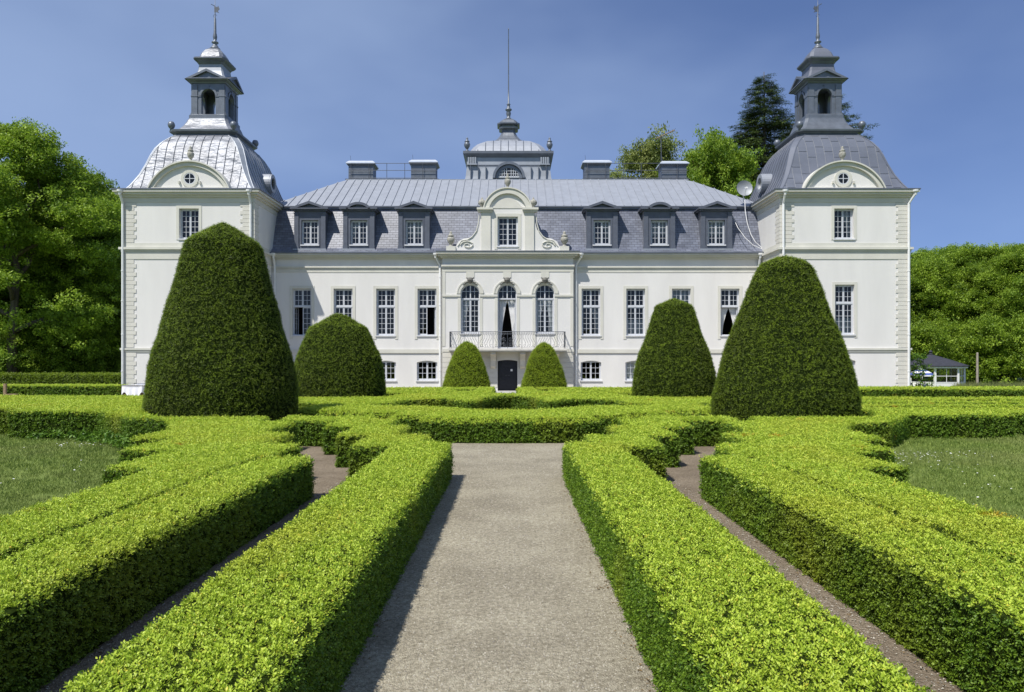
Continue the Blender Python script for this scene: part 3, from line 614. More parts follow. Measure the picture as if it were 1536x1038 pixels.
def window(x0, x1, z0, z1, Y, transom=None, rl=5, ru=3, arch=0, depth=.17, openv=None, curt=None, sill=True, surround=None, cols=2, label=None):
    """Casement window: frame mesh with panes, sill and surround as children. openv: 'l', 'r' or 'both' lower casement swung inwards."""
    y = Y + depth; mb = MB(); b = .055; c = (x0 + x1) / 2
    if arch:
        tp = arch_pts(x0, x1, z1, arch); spring = z1 - arch
        w_ = (x1 - x0) / 2; r = (w_ * w_ + arch * arch) / (2 * arch); cz = z1 - r
        topf = lambda x: cz + math.sqrt(max(0, r * r - (x - c) ** 2)) - .03
        for (p, q) in zip(tp, tp[1:]):
            k = 1 - b / r
            mb.add([(p[0], y, p[1]), (q[0], y, q[1]), (c + (q[0] - c) * k, y, cz + (q[1] - cz) * k), (c + (p[0] - c) * k, y, cz + (p[1] - cz) * k),
                    (p[0], y + .06, p[1]), (q[0], y + .06, q[1]), (c + (q[0] - c) * k, y + .06, cz + (q[1] - cz) * k), (c + (p[0] - c) * k, y + .06, cz + (p[1] - cz) * k)],
                   [(0, 1, 2, 3), (7, 6, 5, 4), (3, 2, 6, 7), (0, 4, 5, 1)])
        ztop = spring
    else:
        topf = None; ztop = z1; mb.box(x0, x1, y, y + .06, z1 - b, z1)
    mb.box(x0, x0 + b, y, y + .06, z0, ztop - (0 if arch else b)); mb.box(x1 - b, x1, y, y + .06, z0, ztop - (0 if arch else b)); mb.box(x0 + b, x1 - b, y, y + .06, z0, z0 + b)
    zt = transom if transom else (z1 - b if not arch else None)
    if transom:
        mb.box(x0 + b, x1 - b, y - .025, y + .075, transom - .045, transom + .045)
        if arch:
            mb.box(c - .035, c + .035, y - .004, y + .056, transom + .045, topf(c)); muntins(mb, x0 + b, x1 - b, transom + .045, z1, 4, 1, y + .008, topf=topf)
            zz = spring - .05 if ru < 2 else transom + .045 + (z1 - transom) * .48; mb.box(x0 + b, x1 - b, y + .011, y + .04, zz - .014, zz + .014)
        else:
            sash(mb, x0 + b + .004, c - .004, transom + .047, z1 - b - .002, ru, y + .004); sash(mb, c + .004, x1 - b - .004, transom + .047, z1 - b - .002, ru, y + .004)
        low = transom - .047
    else: low = (z1 - b - .002) if not arch else spring + arch * .35
    if arch and not transom:
        sash(mb, x0 + b + .004, c - .004, z0 + b + .002, z1 - arch * .55, rl, y + .004); sash(mb, c + .004, x1 - b - .004, z0 + b + .002, z1 - arch * .55, rl, y + .004)
    else:
        if openv not in ('l', 'both'): sash(mb, x0 + b + .004, c - .004, z0 + b + .002, low, rl, y + .004)
        if openv not in ('r', 'both'): sash(mb, c + .004, x1 - b - .004, z0 + b + .002, low, rl, y + .004)
    w0 = part(mb, 'window', 'frame'); 
    if label: w0['label'] = label
    pm = MB(); yp = y + .03
    if not openv:
        if arch:
            o = arch_pts(x0 + .02, x1 - .02, z1 - .02, arch - .01); pm.add([(x0 + .02, yp, z0 + .02)] + [(p[0], yp, p[1]) for p in o] + [(x1 - .02, yp, z0 + .02)], [tuple(range(len(o) + 2))])
        else: pm.quad((x0 + .02, yp, z0 + .02), (x1 - .02, yp, z0 + .02), (x1 - .02, yp, z1 - .02), (x0 + .02, yp, z1 - .02))
    else:
        if arch and transom:
            o = [p for p in arch_pts(x0 + .02, x1 - .02, z1 - .02, arch - .01)]; pm.add([(x0 + .02, yp, transom)] + [(p[0], yp, p[1]) for p in o] + [(x1 - .02, yp, transom)], [tuple(range(len(o) + 2))])
        else: pm.quad((x0 + .02, yp, transom), (x1 - .02, yp, transom), (x1 - .02, yp, z1 - .02), (x0 + .02, yp, z1 - .02))
        if openv == 'l': pm.quad((c, yp, z0 + .02), (x1 - .02, yp, z0 + .02), (x1 - .02, yp, low), (c, yp, low))
        if openv == 'r': pm.quad((x0 + .02, yp, z0 + .02), (c, yp, z0 + .02), (c, yp, low), (x0 + .02, yp, low))
        lw = (x1 - x0) / 2 - b                                   # the casement swung into the room
        for sd in (['l', 'r'] if openv == 'both' else [openv]):
            sm = MB(); sash(sm, 0, lw, z0 + b + .002, low, rl, 0)
            hx = x0 + b + .01 if sd == 'l' else x1 - b - .01; ang = R(78 if sd == 'l' else 102)
            sm.v = [(hx + v[0] * math.cos(ang) - v[1] * math.sin(ang), y + .07 + v[0] * math.sin(ang) + v[1] * math.cos(ang), v[2]) for v in sm.v]
            part(sm, 'casement', 'frame', w0)
    part(pm, 'pane', 'glass', w0, fix=False)
    if sill: part(MB().box(x0 - .06, x1 + .06, Y - .07, y + .02, z0 - .075, z0 - .003), 'sill', 'sill', w0)
    if surround:
        s, z_low = surround; sb = MB()
        if not arch:
            sb.box(x0 - s, x0 - .004, Y - .028, Y + .02, z_low, z1 + s); sb.box(x1 + .004, x1 + s, Y - .028, Y + .02, z_low, z1 + s); sb.box(x0 - .004, x1 + .004, Y - .028, Y + .02, z1 + .004, z1 + s)
        part(sb, 'surround', 'cream', w0)
    if curt:
        zc = (transom or z1) - .06
        for k in curt:
            if k == 'L': curtain(x0 + .08, c, x0 + .05, x0 + .22, z0 + .05, zc, y + .22, w0)
            if k == 'R': curtain(c, x1 - .08, x1 - .24, x1 - .05, z0 + .05, zc, y + .22, w0)
            if k == 'F': curtain(x0 + .05, x1 - .05, x0 + .05, x1 - .05, z0 + .05, z0 + (z1 - z0) * .98, y + .25, w0)
            if k == 'H': curtain(x0 + .05, x1 - .05, x0 + .05, x1 - .05, z0 + .05, z0 + (z1 - z0) * .34, y + .18, w0)
    return w0

# --- wings
mainL = [453, 514.7, 578.5, 640.5]; mainR = [886.5, 953.5, 1022, 1095]
XL, XR = X_(381.5, YT), X_(1170, YT)
PL, PR = X_(663.5, YP), X_(860, YP); PC = X_(761, YP)
zc0, zc1 = 8.62, 8.96
hw = .605
z_m0, z_m1, z_mt = Z_(503, YM), Z_(433, YM), Z_(459.7, YM)
z_g0, z_g1 = Z_(570.5, YM), Z_(541, YM)
def ops_for(pxs, Y):
    o = []
    for p in pxs:
        x = X_(p, Y); o.append((x - hw, x + hw, z_m0, z_m1)); o.append((x - .66, x + .66, z_g0, z_g1, .12))
    return o
mb = MB(); wall_open(mb, XL - .3, PL + .02, 0, zc1, ops_for(mainL, YM), YM, .32); wl = part(mb, 'wall', 'stucco')
mb = MB(); wall_open(mb, PR - .02, XR + .3, 0, zc1, ops_for(mainR, YM), YM, .32); wr = part(mb, 'wall', 'stucco')
wl['label'] = 'white stucco wing wall in the shadow of its tower'
special = {453: ('l', None), 640.5: ('r', None), 1095: ('both', 'LR'), 886.5: (None, 'R'), 953.5: (None, 'H'), 1022: (None, 'F')}
for p in mainL + mainR:
    x = X_(p, YM); ov, ct = special.get(p, (None, None))
    window(x - hw, x + hw, z_m0, z_m1, YM, transom=z_mt, rl=5, ru=3, openv=ov, curt=ct, surround=(.185, z_m0 - .25))
    window(x - .66, x + .66, z_g0, z_g1, YM, rl=3, arch=.12, depth=.14, curt='F' if p in (953.5,) else None)
for (a, b, wll) in ((XL, PL, wl), (PR, XR, wr)):
    part(MB().box(a, b, YM - .07, YM + .05, 2.55, 2.79), 'string_course', 'cream')
    part(MB().box(a, b, YM - .11, YM + .05, 8.03, 8.13).box(a, b, YM - .06, YM + .05, 7.96, 8.027), 'string_course', 'cream')
    part(MB().box(a, b, YM - .025, YM + .05, 7.74, 7.957), 'frieze_band', 'cream')
    part(MB().box(a, b, YM - .16, YM + .05, 8.60, 8.70).box(a, b, YM - .30, YM + .05, 8.703, 8.80).box(a, b, YM - .40, YM + .05, 8.803, 8.90), 'cornice', 'cream')
    part(MB().box(a, b, YM - .46, YM - .30, 8.904, 9.0), 'gutter', 'zinc_dark')
    part(MB().box(a, b, YM - .06, YM + .02, 0, .32), 'plinth', 'stucco')

# --- middle bay
win3 = [705.3, 760.7, 817.4]
z_a0, z_a1 = Z_(500, YP), Z_(426.5, YP); rise = .58; z_at = Z_(448, YP); zb = Z_(522.5, YP)
ops = []
for p in win3:
    x = X_(p, YP); ops.append((x - .6, x + .6, zb + .0 if p == 760.7 else z_a0, z_a1, rise))
xd = X_(761.3, YP); zd0 = Z_(588.5, YP); zd1 = Z_(540, YP)
ops.append((xd - .63, xd + .63, .14, zd1, .07))
mb = MB(); wall_open(mb, PL, PR, 0, zc1 - .1, ops, YP, .34)
mb.quad((PL, YP, 0), (PL, YM + .1, 0), (PL, YM + .1, zc1 - .1), (PL, YP, zc1 - .1)); mb.quad((PR, YP, 0), (PR, YM + .1, 0), (PR, YM + .1, zc1 - .1), (PR, YP, zc1 - .1))
part(mb, 'wall', 'stucco', fix=False)
for p in win3:
    x = X_(p, YP); door = p == 760.7
    w0 = window(x - .6, x + .6, zb + .005 if door else z_a0, z_a1, YP, transom=z_at, rl=6, ru=2, arch=rise, openv='both' if door else None, curt='LR' if door else ('LR' if p > 800 else 'L'), sill=not door, depth=.2)
    part(MB().ring(x, z_a1 - rise, .62, .79, YP - .05, YP + .02, 0, 180, 20).ring(x, z_a1 - rise, .79, .86, YP - .075, YP + .02, 0, 180, 20), 'archivolt', 'cream', w0)
    k = MB(); zk = z_a1 + .14
    k.lathe([(.0, .30), (.10, .29), (.16, .22), (.18, .12), (.13, .02), (.10, -.04), (0, -.1)][::-1], (x, YP - .09, zk), 10)
    for s in (-1, 1):
        k.tube([(x + s * .08, YP - .08, zk + .05), (x + s * .25, YP - .1, zk - .02), (x + s * .36, YP - .08, zk - .14), (x + s * .46, YP - .06, zk - .15)], .055, 6, .03)
        k.tube([(x + s * .12, YP - .1, zk + .2), (x + s * .22, YP - .1, zk + .3), (x + s * .17, YP - .1, zk + .1)], .035, 5, .02)
    part(k, 'keystone_ornament', 'carving', w0)
    part(MB().box(x - .26, x + .26, YP - .03, YP + .02, zk + .28, 7.73), 'panel_stop', 'cream', w0)
zi = Z_(443.5, YP)
edges = [PL] + [e for p in win3 for e in (X_(p, YP) - .605, X_(p, YP) + .605)] + [PR]
for a, b in zip(edges[::2], edges[1::2]): part(MB().box(a + (.0 if a == PL else .003), b - (.0 if b == PR else .003), YP - .07, YP + .02, zi - .06, zi + .07), 'impost_band', 'cream')
mb = MB()                                # cream margins round the raised white panels
for a, b in zip(edges[::2], edges[1::2]):
    mb.box(a + .0, a + .19, YP - .025, YP + .02, 2.98, zi - .063); mb.box(b - .19, b, YP - .025, YP + .02, 2.98, zi - .063)
mb.box(PL, PL + .19, YP - .025, YP + .02, zi + .073, 7.73); mb.box(PR - .19, PR, YP - .025, YP + .02, zi + .073, 7.73)
part(mb, 'panel_margin', 'cream')
part(MB().box(PL - .02, PR + .02, YP - .03, YP + .02, 7.735, 7.955), 'frieze_band', 'cream')
part(MB().box(PL - .06, PR + .06, YP - .13, YP + .05, 8.06, 8.17).box(PL - .03, PR + .03, YP - .07, YP + .05, 7.96, 8.057), 'string_course', 'cream')
part(MB().box(PL - .1, PR + .1, YP - .18, YM, 8.62, 8.72).box(PL - .25, PR + .25, YP - .34, YM, 8.723, 8.83).box(PL - .36, PR + .36, YP - .46, YM + .1, 8.833, 8.95), 'cornice', 'cream')
part(MB().box(PL - .37, PR + .37, YP - .5, YP - .3, 8.954, 9.02), 'gutter', 'zinc_dark')
for a, b in ((PL, xd - .66), (xd + .66, PR)):      # rusticated courses of the ground storey
    for k in range(7): part(MB().box(a, b, YP - .025, YP + .02, .36 + k * .32, .36 + k * .32 + .3), 'stone_course', 'quoin')
part(MB().box(PL - .03, PR + .03, YP - .05, YP + .02, 2.62, 2.82), 'string_course', 'cream')

# door
dmb = MB(); yd = YP + .2
o = arch_pts(xd - .6, xd + .6, zd1 - .03, .06); dmb.prism([(xd - .6, .15)] + o + [(xd + .6, .15)], yd, yd + .06)
door = part(dmb, 'door', 'doorp')
for s in (-1, 1):
    for (a, b) in ((.25, .95), (1.08, 1.55), (1.62, 1.95)): part(MB().box(xd + s * .3 - .2, xd + s * .3 + .2, yd - .022, yd + .01, a, b), 'panel', 'doorp', door)
    part(MB().tube([(xd + s * .06, yd - .03, 1.1), (xd + s * .06, yd - .07, 1.1), (xd + s * .14, yd - .07, 1.1)], .010), 'handle', 'iron', door)
part(MB().box(xd + .19, xd + .32, yd - .032, yd - .023, 1.38, 1.52), 'notice', 'white', door)
part(MB().box(xd - 1.0, xd + 1.0, YP - .75, YP + .3, .0, .14).box(xd - 1.3, xd + 1.3, YP - 1.1, YP - .753, .0, .07), 'door_step', 'step')

# balcony
yb = YP - 1.1; bx0, bx1 = X_(672, yb), X_(850.5, yb)
bal = part(MB().box(bx0, bx1, yb, YP + .01, zb - .15, zb - .02).box(bx0 + .06, bx1 - .06, yb + .06, YP + .01, zb - .22, zb - .153), 'balcony', 'balcony')
for p in (690, 740, 784, 834):
    x = X_(p, YP); pts = [(YP, zb - .225), (yb + .25, zb - .225), (yb + .22, zb - .38), (yb + .5, zb - .5), (YP - .35, zb - .78), (YP - .25, zb - 1.15), (YP - .1, zb - 1.28), (YP, zb - 1.28)]
    bk = MB(); n = len(pts); bk.add([(x - .16, a, b) for a, b in pts] + [(x + .16, a, b) for a, b in pts], [tuple(range(n)), tuple(range(2 * n - 1, n - 1, -1))] + [((i + 1) % n, i, n + i, n + (i + 1) % n) for i in range(n)])
    part(bk, 'bracket', 'balcony', bal)
rl = MB(); zr = Z_(497.5, yb); x0, x1 = bx0 + .1, bx1 - .1; yf = yb + .1
def rail_run(fn, L_, n):
    for z, r in ((zr, .022), (zr - .14, .012), (zb + .06, .016)): rl.tube([fn(0, z), fn(L_, z)], r, 5)
    for i in range(n + 1):
        t = L_ * i / n
        if i % 6 == 0: rl.tube([fn(t, zb - .02), fn(t, zr)], .016, 5); continue
        s = .5 * L_ / n * (1 if (i // 6) % 2 else -1)
        rl.tube([fn(t + s * q[0], zb + .06 + (zr - .2 - zb) * q[1]) for q in ((0, 0), (.9, .15), (1.2, .3), (.2, .5), (-1.0, .7), (-1.1, .88), (0, 1))], .009, 4)
        ct = t; rl.tube([fn(ct + .05 * math.cos(a), zr - .07 + .05 * math.sin(a)) for a in [k * 1.2566 for k in range(6)]], .007, 4)
        if i % 2: rl.tube([fn(ct + (.09 - .012 * k) * math.cos(k * .8), zb + .17 + (.09 - .012 * k) * math.sin(k * .8)) for k in range(7)], .008, 4)
rail_run(lambda t, z: (x0 + t, yf, z), x1 - x0, 48)
rail_run(lambda t, z: (x0, yf + t, z), YP - yf, 6); rail_run(lambda t, z: (x1, yf + t, z), YP - yf, 6)
for cx in (PC,):
    for s in (-1, 1):
        for (cz, r) in ((zb + .22, .13), (zb + .52, .15)):
            rl.tube([(cx + s * .2 + r * (1 - k / 16) * math.cos(k * .7) * s, yf - .015, cz + r * (1 - k / 16) * math.sin(k * .7)) for k in range(15)], .016, 5)
part(rl, 'railing', 'iron', bal)

# gable over the middle bay
gz0 = 8.955
gb = MB(); yg = YP - .02; yk = 48.9
gx = lambda px: X_(px, yg); gzz = lambda py: Z_(py, yg)
wx0, wx1, wz0, wz1 = gx(746.3), gx(776.8), gzz(369), gzz(325)
gz1 = gzz(313)
wall_open(gb, gx(727), gx(796), gz0, gz1, [(wx0, wx1, wz0, wz1)], yg, .3)
for s in (-1, 1):
    c = lambda d: gx(761.5 + s * d)
    gb.prism([(c(34.5), gz0), (c(78), gz0), (c(78), gzz(370)), (c(74), gzz(362)), (c(65), gzz(357.5)), (c(58), gzz(357)), (c(50), gzz(352)), (c(44), gzz(344)), (c(41.5), gzz(334)), (c(40.5), gzz(322)), (c(40.5), gz1), (c(34.5), gz1)], yg + .004, yk)
ar = arch_pts(gx(727), gx(796), gzz(284), gzz(284) - gz1, 20)
gb.prism(ar, yg + .004, yk)
part(gb, 'gable', 'stucco', fix=False)
cxg = gx(761.5); wg = gx(796) - cxg; rg = (wg ** 2 + (gzz(284) - gz1) ** 2) / (2 * (gzz(284) - gz1)); czg = gzz(284) - rg; ag = math.degrees(math.acos(min(1, (gz1 - czg) / rg)))
part(MB().ring(cxg, czg, rg - .28, rg + .03, yg - .16, yg + .3, 90 - ag, 90 + ag, 28).ring(cxg, czg, rg + .03, rg + .1, yg - .22, yk, 90 - ag, 90 + ag, 28), 'arch_moulding', 'cream')
for s in (-1, 1):
    c = lambda d: gx(761.5 + s * d); a, b = sorted((c(22), c(46))); part(MB().box(a, b, yg - .28, yg + .3, gz1 - .1, gz1 + .03).box(a + .06, b - .06, yg - .18, yg + .3, gz1 - .22, gz1 - .103), 'cornice_block', 'cream')
    a, b = sorted((c(25.5), c(39.5))); part(MB().box(a, b, yg - .09, yg + .1, gz0 + .01, gz1 - .223), 'pilaster', 'quoin')
    sp = MB(); cz = gzz(367.5); ccx = c(60); r0 = .36
    sp.tube([(ccx + s * 1.25 * r0 * (1 - k / 22) * math.cos(k * .52), yg - .03, cz + .75 * r0 * (1 - k / 22) * math.sin(k * .52)) for k in range(20)], .05, 6, .03)
    sp.tube([(c(42.5), yg - .02, gzz(322)), (c(44), yg - .02, gzz(336)), (c(47), yg - .02, gzz(347)), (c(53), yg - .02, gzz(355)), (c(60), yg - .02, gzz(359.5)), (c(69), yg - .02, gzz(361)), (c(75), yg - .02, gzz(369))], .04, 6)
    part(sp, 'volute', 'cream')
    a, b = sorted((c(78), c(92))); part(MB().box(a, b, yg - .1, yg + .5, gz0, gzz(369.5)), 'urn_base', 'cream')
window(wx0, wx1, wz0, wz1, yg, rl=5, depth=.16, surround=(.2, wz0 - .2), curt=None)
part(MB().prism([(gx(727) + .35, gz1 + .02), (gx(796) - .35, gz1 + .02)] + [(cxg + (rg - .55) * math.sin(t), czg + (rg - .55) * math.cos(t)) for t in [R(62) - R(124) * i / 14 for i in range(15)]], yg - .03, yg + .02), 'tympanum_panel', 'quoin')
URN = [(.0, 0), (.17, 0), (.17, .05), (.09, .09), (.07, .16), (.13, .24), (.2, .36), (.23, .5), (.2, .6), (.13, .66), (.19, .7), (.19, .74), (.11, .8), (.07, .9), (.09, .95), (.04, 1.02), (0, 1.05)]
def urn(x, y, z, h, m='urn', parent=castle, wide=1.):
    k = h / 1.05; part(MB().lathe([(r * k * wide, q * k) for r, q in URN], (x, y, z), 14), 'urn', m, parent, True)
urn(gx(676), yg + .2, gzz(369.6), 1.02, wide=1.15); urn(gx(847), yg + .2, gzz(369.6), 1.02, wide=1.15); urn(cxg, yg + .1, gzz(283), 1.02, wide=.95)
for d in (-38.5, 38.5): part(MB().lathe([(0, 0), (.12, 0), (.14, .06), (.08, .12), (.22, .24), (.25, .36), (.2, .48), (.08, .56), (.05, .66), (0, .72)], (gx(761.5 + d), yg, gz1 + .03), 12), 'ball_finial', 'urn', castle, True)

# --- main roof
YB, ZB, YR, ZR = 48.35, 12.08, 53.06, 15.12
XA, XZ = XL - .6, XR + .6
mr = MB(); prof = [(YM - .32, 8.98), (YM + .12, 9.32), (YB, ZB)]
for (a, b) in zip(prof, prof[1:]): mr.quad((XA, a[0], a[1]), (XZ, a[0], a[1]), (XZ, b[0], b[1]), (XA, b[0], b[1]))
mr.quad((XA, 62, 9), (XA, YM - .3, 9), (XA, YB, ZB), (XA, 61, ZB)); mr.quad((XZ, YM - .3, 9), (XZ, 62, 9), (XZ, 61, ZB), (XZ, YB, ZB)); mr.quad((XZ, 62, 9), (XA, 62, 9), (XA, 61, ZB), (XZ, 61, ZB))
part(mr, 'mansard_slope', 'slate', fix=False)
part(MB().box(XA, XZ, YB - .12, YB + .2, ZB - .06, ZB + .05).box(XA, XZ, YB - .2, YB + .2, ZB + .053, ZB + .13), 'roof_moulding', 'zinc_dark')
part(MB().box(XL, PL - .36, YM - .30, YM + .02, 9.004, 9.03).box(PR + .36, XR, YM - .30, YM + .02, 9.004, 9.03), 'eaves_flashing', 'zinc')
RXL, RXR = -12.0, 12.75
HXL, HXR = XA - .2, XZ + .2
roof = MB(); e = .03
A_, B_, C_, D_ = (HXL, YB, ZB + .1), (HXR, YB, ZB + .1), (RXR, YR, ZR - e), (RXL, YR, ZR - e)
roof.add([A_, B_, C_, D_, (RXL, 58.5, ZR - e), (RXR, 58.5, ZR - e), (HXL, 61, ZB + .1), (HXR, 61, ZB + .1)], [(0, 1, 2, 3), (3, 2, 5, 4), (0, 3, 4, 6), (1, 7, 5, 2), (6, 4, 5, 7)])
roof = part(roof, 'roof', 'zinc_dark', fix=False)
def zroof(y): return ZB + .1 + (y - YB) / (YR - YB) * (ZR - ZB - .1)
pw = .567; k0 = int(HXL / pw) - 1
for k in range(k0, int(HXR / pw) + 1):
    a, b = k * pw, (k + 1) * pw
    def top(x):
        if x < RXL: return max(YB, YB + (YR - YB) * (x - HXL) / (RXL - HXL))
        if x > RXR: return max(YB, YB + (YR - YB) * (HXR - x) / (HXR - RXR))
        return YR
    if b < HXL + .1 or a > HXR - .1: continue
    a_, b_ = max(a, HXL), min(b, HXR)
    ya, yb2 = top(a_), top(b_); mb = MB(); g = .008; up = .02
    P = [(a_ + g, YB - .2, ZB + .14), (b_ - g, YB - .2, ZB + .14), (b_ - g, yb2, zroof(yb2) + up), (a_ + g, ya, zroof(ya) + up)]
    mb.quad(*P)
    if ya > YB + .3:
        s = .022; mb.add([(a_ - s, YB - .2, ZB + .14), (a_ + s, YB - .2, ZB + .14), (a_ + s, ya, zroof(ya) + up), (a_ - s, ya, zroof(ya) + up),
                          (a_ - s, YB - .2, ZB + .20), (a_ + s, YB - .2, ZB + .20), (a_ + s, ya, zroof(ya) + up + .06), (a_ - s, ya, zroof(ya) + up + .06)], [(0, 1, 5, 4), (4, 5, 6, 7), (1, 2, 6, 5), (3, 0, 4, 7), (2, 3, 7, 6)])
    part(mb, 'roof_panel', 'zinc_b', roof, fix=False)
part(MB().box(RXL, RXR, YR - .06, YR + .12, ZR - .01, ZR + .05), 'ridge_cap', 'zinc', roof)

# dormers
yd0 = 47.25
def dormer(xc, arched):
    r = 23.26; w2 = .985; z0, z1 = Z_(371, yd0), Z_(315, yd0); wx = .55; wz0, wz1 = Z_(367, yd0), Z_(330.5, yd0)
    mb = MB(); wall_open(mb, xc - w2, xc + w2, z0 - .1, z1, [(xc - wx, xc + wx, wz0, wz1)], yd0, .25)
    mb.quad((xc - w2, yd0, z0 - .1), (xc - w2, 49.6, z0 - .1), (xc - w2, 49.6, z1), (xc - w2, yd0, z1)); mb.quad((xc + w2, yd0, z0 - .1), (xc + w2, 49.6, z0 - .1), (xc + w2, 49.6, z1), (xc + w2, yd0, z1))
    d = part(mb, 'dormer', 'dormer', fix=False)
    mb = MB()
    for s in (-1, 1): a, b = sorted((xc + s * (w2 + .02), xc + s * (w2 - .26))); mb.box(a, b, yd0 - .06, yd0 + .1, z0 + .12, z1 - .26); mb.box(a - .02, b + .02, yd0 - .1, yd0 + .1, z0 - .1, z0 + .117); mb.box(a - .02, b + .02, yd0 - .09, yd0 + .1, z1 - .257, z1 - .18)
    mb.box(xc - wx - .09, xc - wx - .003, yd0 - .03, yd0 + .05, wz0 - .05, wz1 + .1); mb.box(xc + wx + .003, xc + wx + .09, yd0 - .03, yd0 + .05, wz0 - .05, wz1 + .1); mb.box(xc - wx - .003, xc + wx + .003, yd0 - .03, yd0 + .05, wz1 + .01, wz1 + .1)
    part(mb, 'pilasters', 'dormer', d)
    zt = z1; e = 1.22
    part(MB().box(xc - e + .1, xc + e - .1, yd0 - .16, 49.4, zt - .06, zt + .02).box(xc - e, xc + e, yd0 - .28, 49.5, zt + .023, zt + .1), 'cornice', 'dormer', d)
    za = zt + .103; ap = Z_(301.5, yd0 - .2) if not arched else Z_(303, yd0 - .2)
    pm = MB()
    if not arched:
        for s in (-1, 1):
            nx = .11; pm.add([(xc + s * e, yd0 - .28, za), (xc, yd0 - .28, ap), (xc, yd0 - .28, ap - .17), (xc + s * (e - .42), yd0 - .28, za), (xc + s * e, 50.4, za), (xc, 50.4, ap), (xc, yd0 - .05, ap - .17), (xc + s * (e - .42), yd0 - .05, za)],
                                [(0, 1, 2, 3), (0, 4, 5, 1), (3, 2, 6, 7)])
        pm.add([(xc - e + .2, yd0 - .06, za), (xc + e - .2, yd0 - .06, za), (xc, yd0 - .06, ap - .1)], [(0, 1, 2)])
    else:
        w = .82; h = ap - za; r = (w * w + h * h) / (2 * h); cz = ap - r; t = math.degrees(math.asin(min(1, w / r))); t = t if h <= w else 180 - t
        pm.ring(xc, cz, r - .16, r, yd0 - .28, 50.2, 90 - t, 90 + t, 22)
        pm.add([(xc + (r - .1) * math.sin(R(q)), yd0 - .06, cz + (r - .1) * math.cos(R(q))) for q in [-t + 2 * t * i / 14 for i in range(15)]], [tuple(range(15))])
        for s in (-1, 1): a, b = sorted((xc + s * .78, xc + s * e)); pm.box(a, b, yd0 - .27, 49.6, za + .003, za + .07)
    part(pm, 'pediment', 'dormer', d, fix=False)
    part(MB().box(xc - w2 - .08, xc + w2 + .08, yd0 - .16, yd0 + .1, z0 - .2, z0 - .103), 'dormer_apron', 'zinc', d)
    return (xc - wx, xc + wx, wz0, wz1)
for p, arched, ct in ((465, 0, None), (538.3, 1, 'L'), (621, 0, 'F'), (903, 0, 'R'), (989, 1, 'F'), (1074.5, 0, 'F')):
    a = dormer(X_(p, yd0), arched); window(*a, yd0, rl=4, depth=.14, curt=ct, sill=True)

# chimneys with a roof-walk railing between each pair
yc = 53.7
def chimney(p0, p1, ytop):
    a, b = X_(p0, yc), X_(p1, yc); zt = Z_(ytop, yc)
    c = part(MB().box(a, b, yc, yc + 1.3, ZR - .3, zt - .32), 'chimney', 'zinc_dark', roof)
    part(MB().loft([[(a - q, yc - q, z), (b + q, yc - q, z), (b + q, yc + 1.3 + q, z), (a - q, yc + 1.3 + q, z)] for q, z in ((.0, zt - .4), (.13, zt - .26), (.15, zt - .24))]), 'chimney_collar', 'zinc_dark', roof)
    part(MB().loft([[(a - q, yc - q, z), (b + q, yc - q, z), (b + q, yc + 1.3 + q, z), (a - q, yc + 1.3 + q, z)] for q, z in ((.17, zt - .236), (.17, zt - .16), (-.02, zt), (-.05, zt))]), 'chimney_cap', 'whitecap', roof)
    mb = MB(); n = 5
    for i in range(n): z = ZR + .1 + (zt - .45 - ZR - .1) * i / n; mb.box(a - .012, b + .012, yc - .012, yc + .2, z, z + (zt - .55 - ZR) / n - .02)
    part(mb, 'chimney_cladding', 'zinc_lantern', roof)
    part(MB().tube([(a + .1, yc + .3, zt), (a + .06, yc + .3, zt + .45)], .01, 4), 'lightning_rod', 'iron', roof)
    return a, b
for (q1, q2) in (((523, 559.3, 241), (616.8, 653.4, 239.5)), ((877, 914, 240), (993, 1029.6, 241.5))):
    a = chimney(*q1); b = chimney(*q2); mb = MB(); y = yc - .15
    for z in (Z_(245, y), Z_(255.6, y), Z_(267, y)): mb.tube([(a[0] + .1, y, z), (b[1] + .1, y, z)], .022, 5)
    x = a[0] + .2
    while x < b[1]: mb.tube([(x, y, Z_(270, y)), (x, y, Z_(245, y))], .02, 5); x += 1.31
    mb.box(a[0] - .2, b[1] + .25, y - .12, y + .12, Z_(268.5, y) - .04, Z_(268.5, y))
    part(mb, 'roof_walk_railing', 'iron', roof)

# central roof turret
def sq(xc, yc_, h, z, c=.0):
    if not c: return [(xc - h, yc_ - h, z), (xc + h, yc_ - h, z), (xc + h, yc_ + h, z), (xc - h, yc_ + h, z)]
    return [(xc - h + c, yc_ - h, z), (xc + h - c, yc_ - h, z), (xc + h, yc_ - h + c, z), (xc + h, yc_ + h - c, z), (xc + h - c, yc_ + h, z), (xc - h + c, yc_ + h, z), (xc - h, yc_ + h - c, z), (xc - h, yc_ - h + c, z)]
tx = X_(762.5, 53.6); ty = 56.7
tz0, tz1 = ZR - .2, Z_(233.5, 53.6)
tur = part(MB().loft([sq(tx, ty, h, z) for h, z in ((3.22, tz0), (3.12, tz0 + .6), (3.05, tz0 + 1.2), (3.02, tz1))]), 'roof_turret', 'zinc', smooth=False)
yt = ty - 3.2
part(MB().loft([sq(tx, ty, h, z) for h, z in ((3.06, tz1 - .75), (3.08, tz1 - .72), (3.08, tz1 - .66), (3.04, tz1 - .64))]).loft([sq(tx, ty, h, z) for h, z in ((3.03, tz1 - .12), (3.14, tz1 - .02), (3.24, tz1 + .08), (3.3, tz1 + .12), (3.3, tz1 + .3), (3.2, tz1 + .33))]), 'turret_cornice', 'zinc_dark', tur)
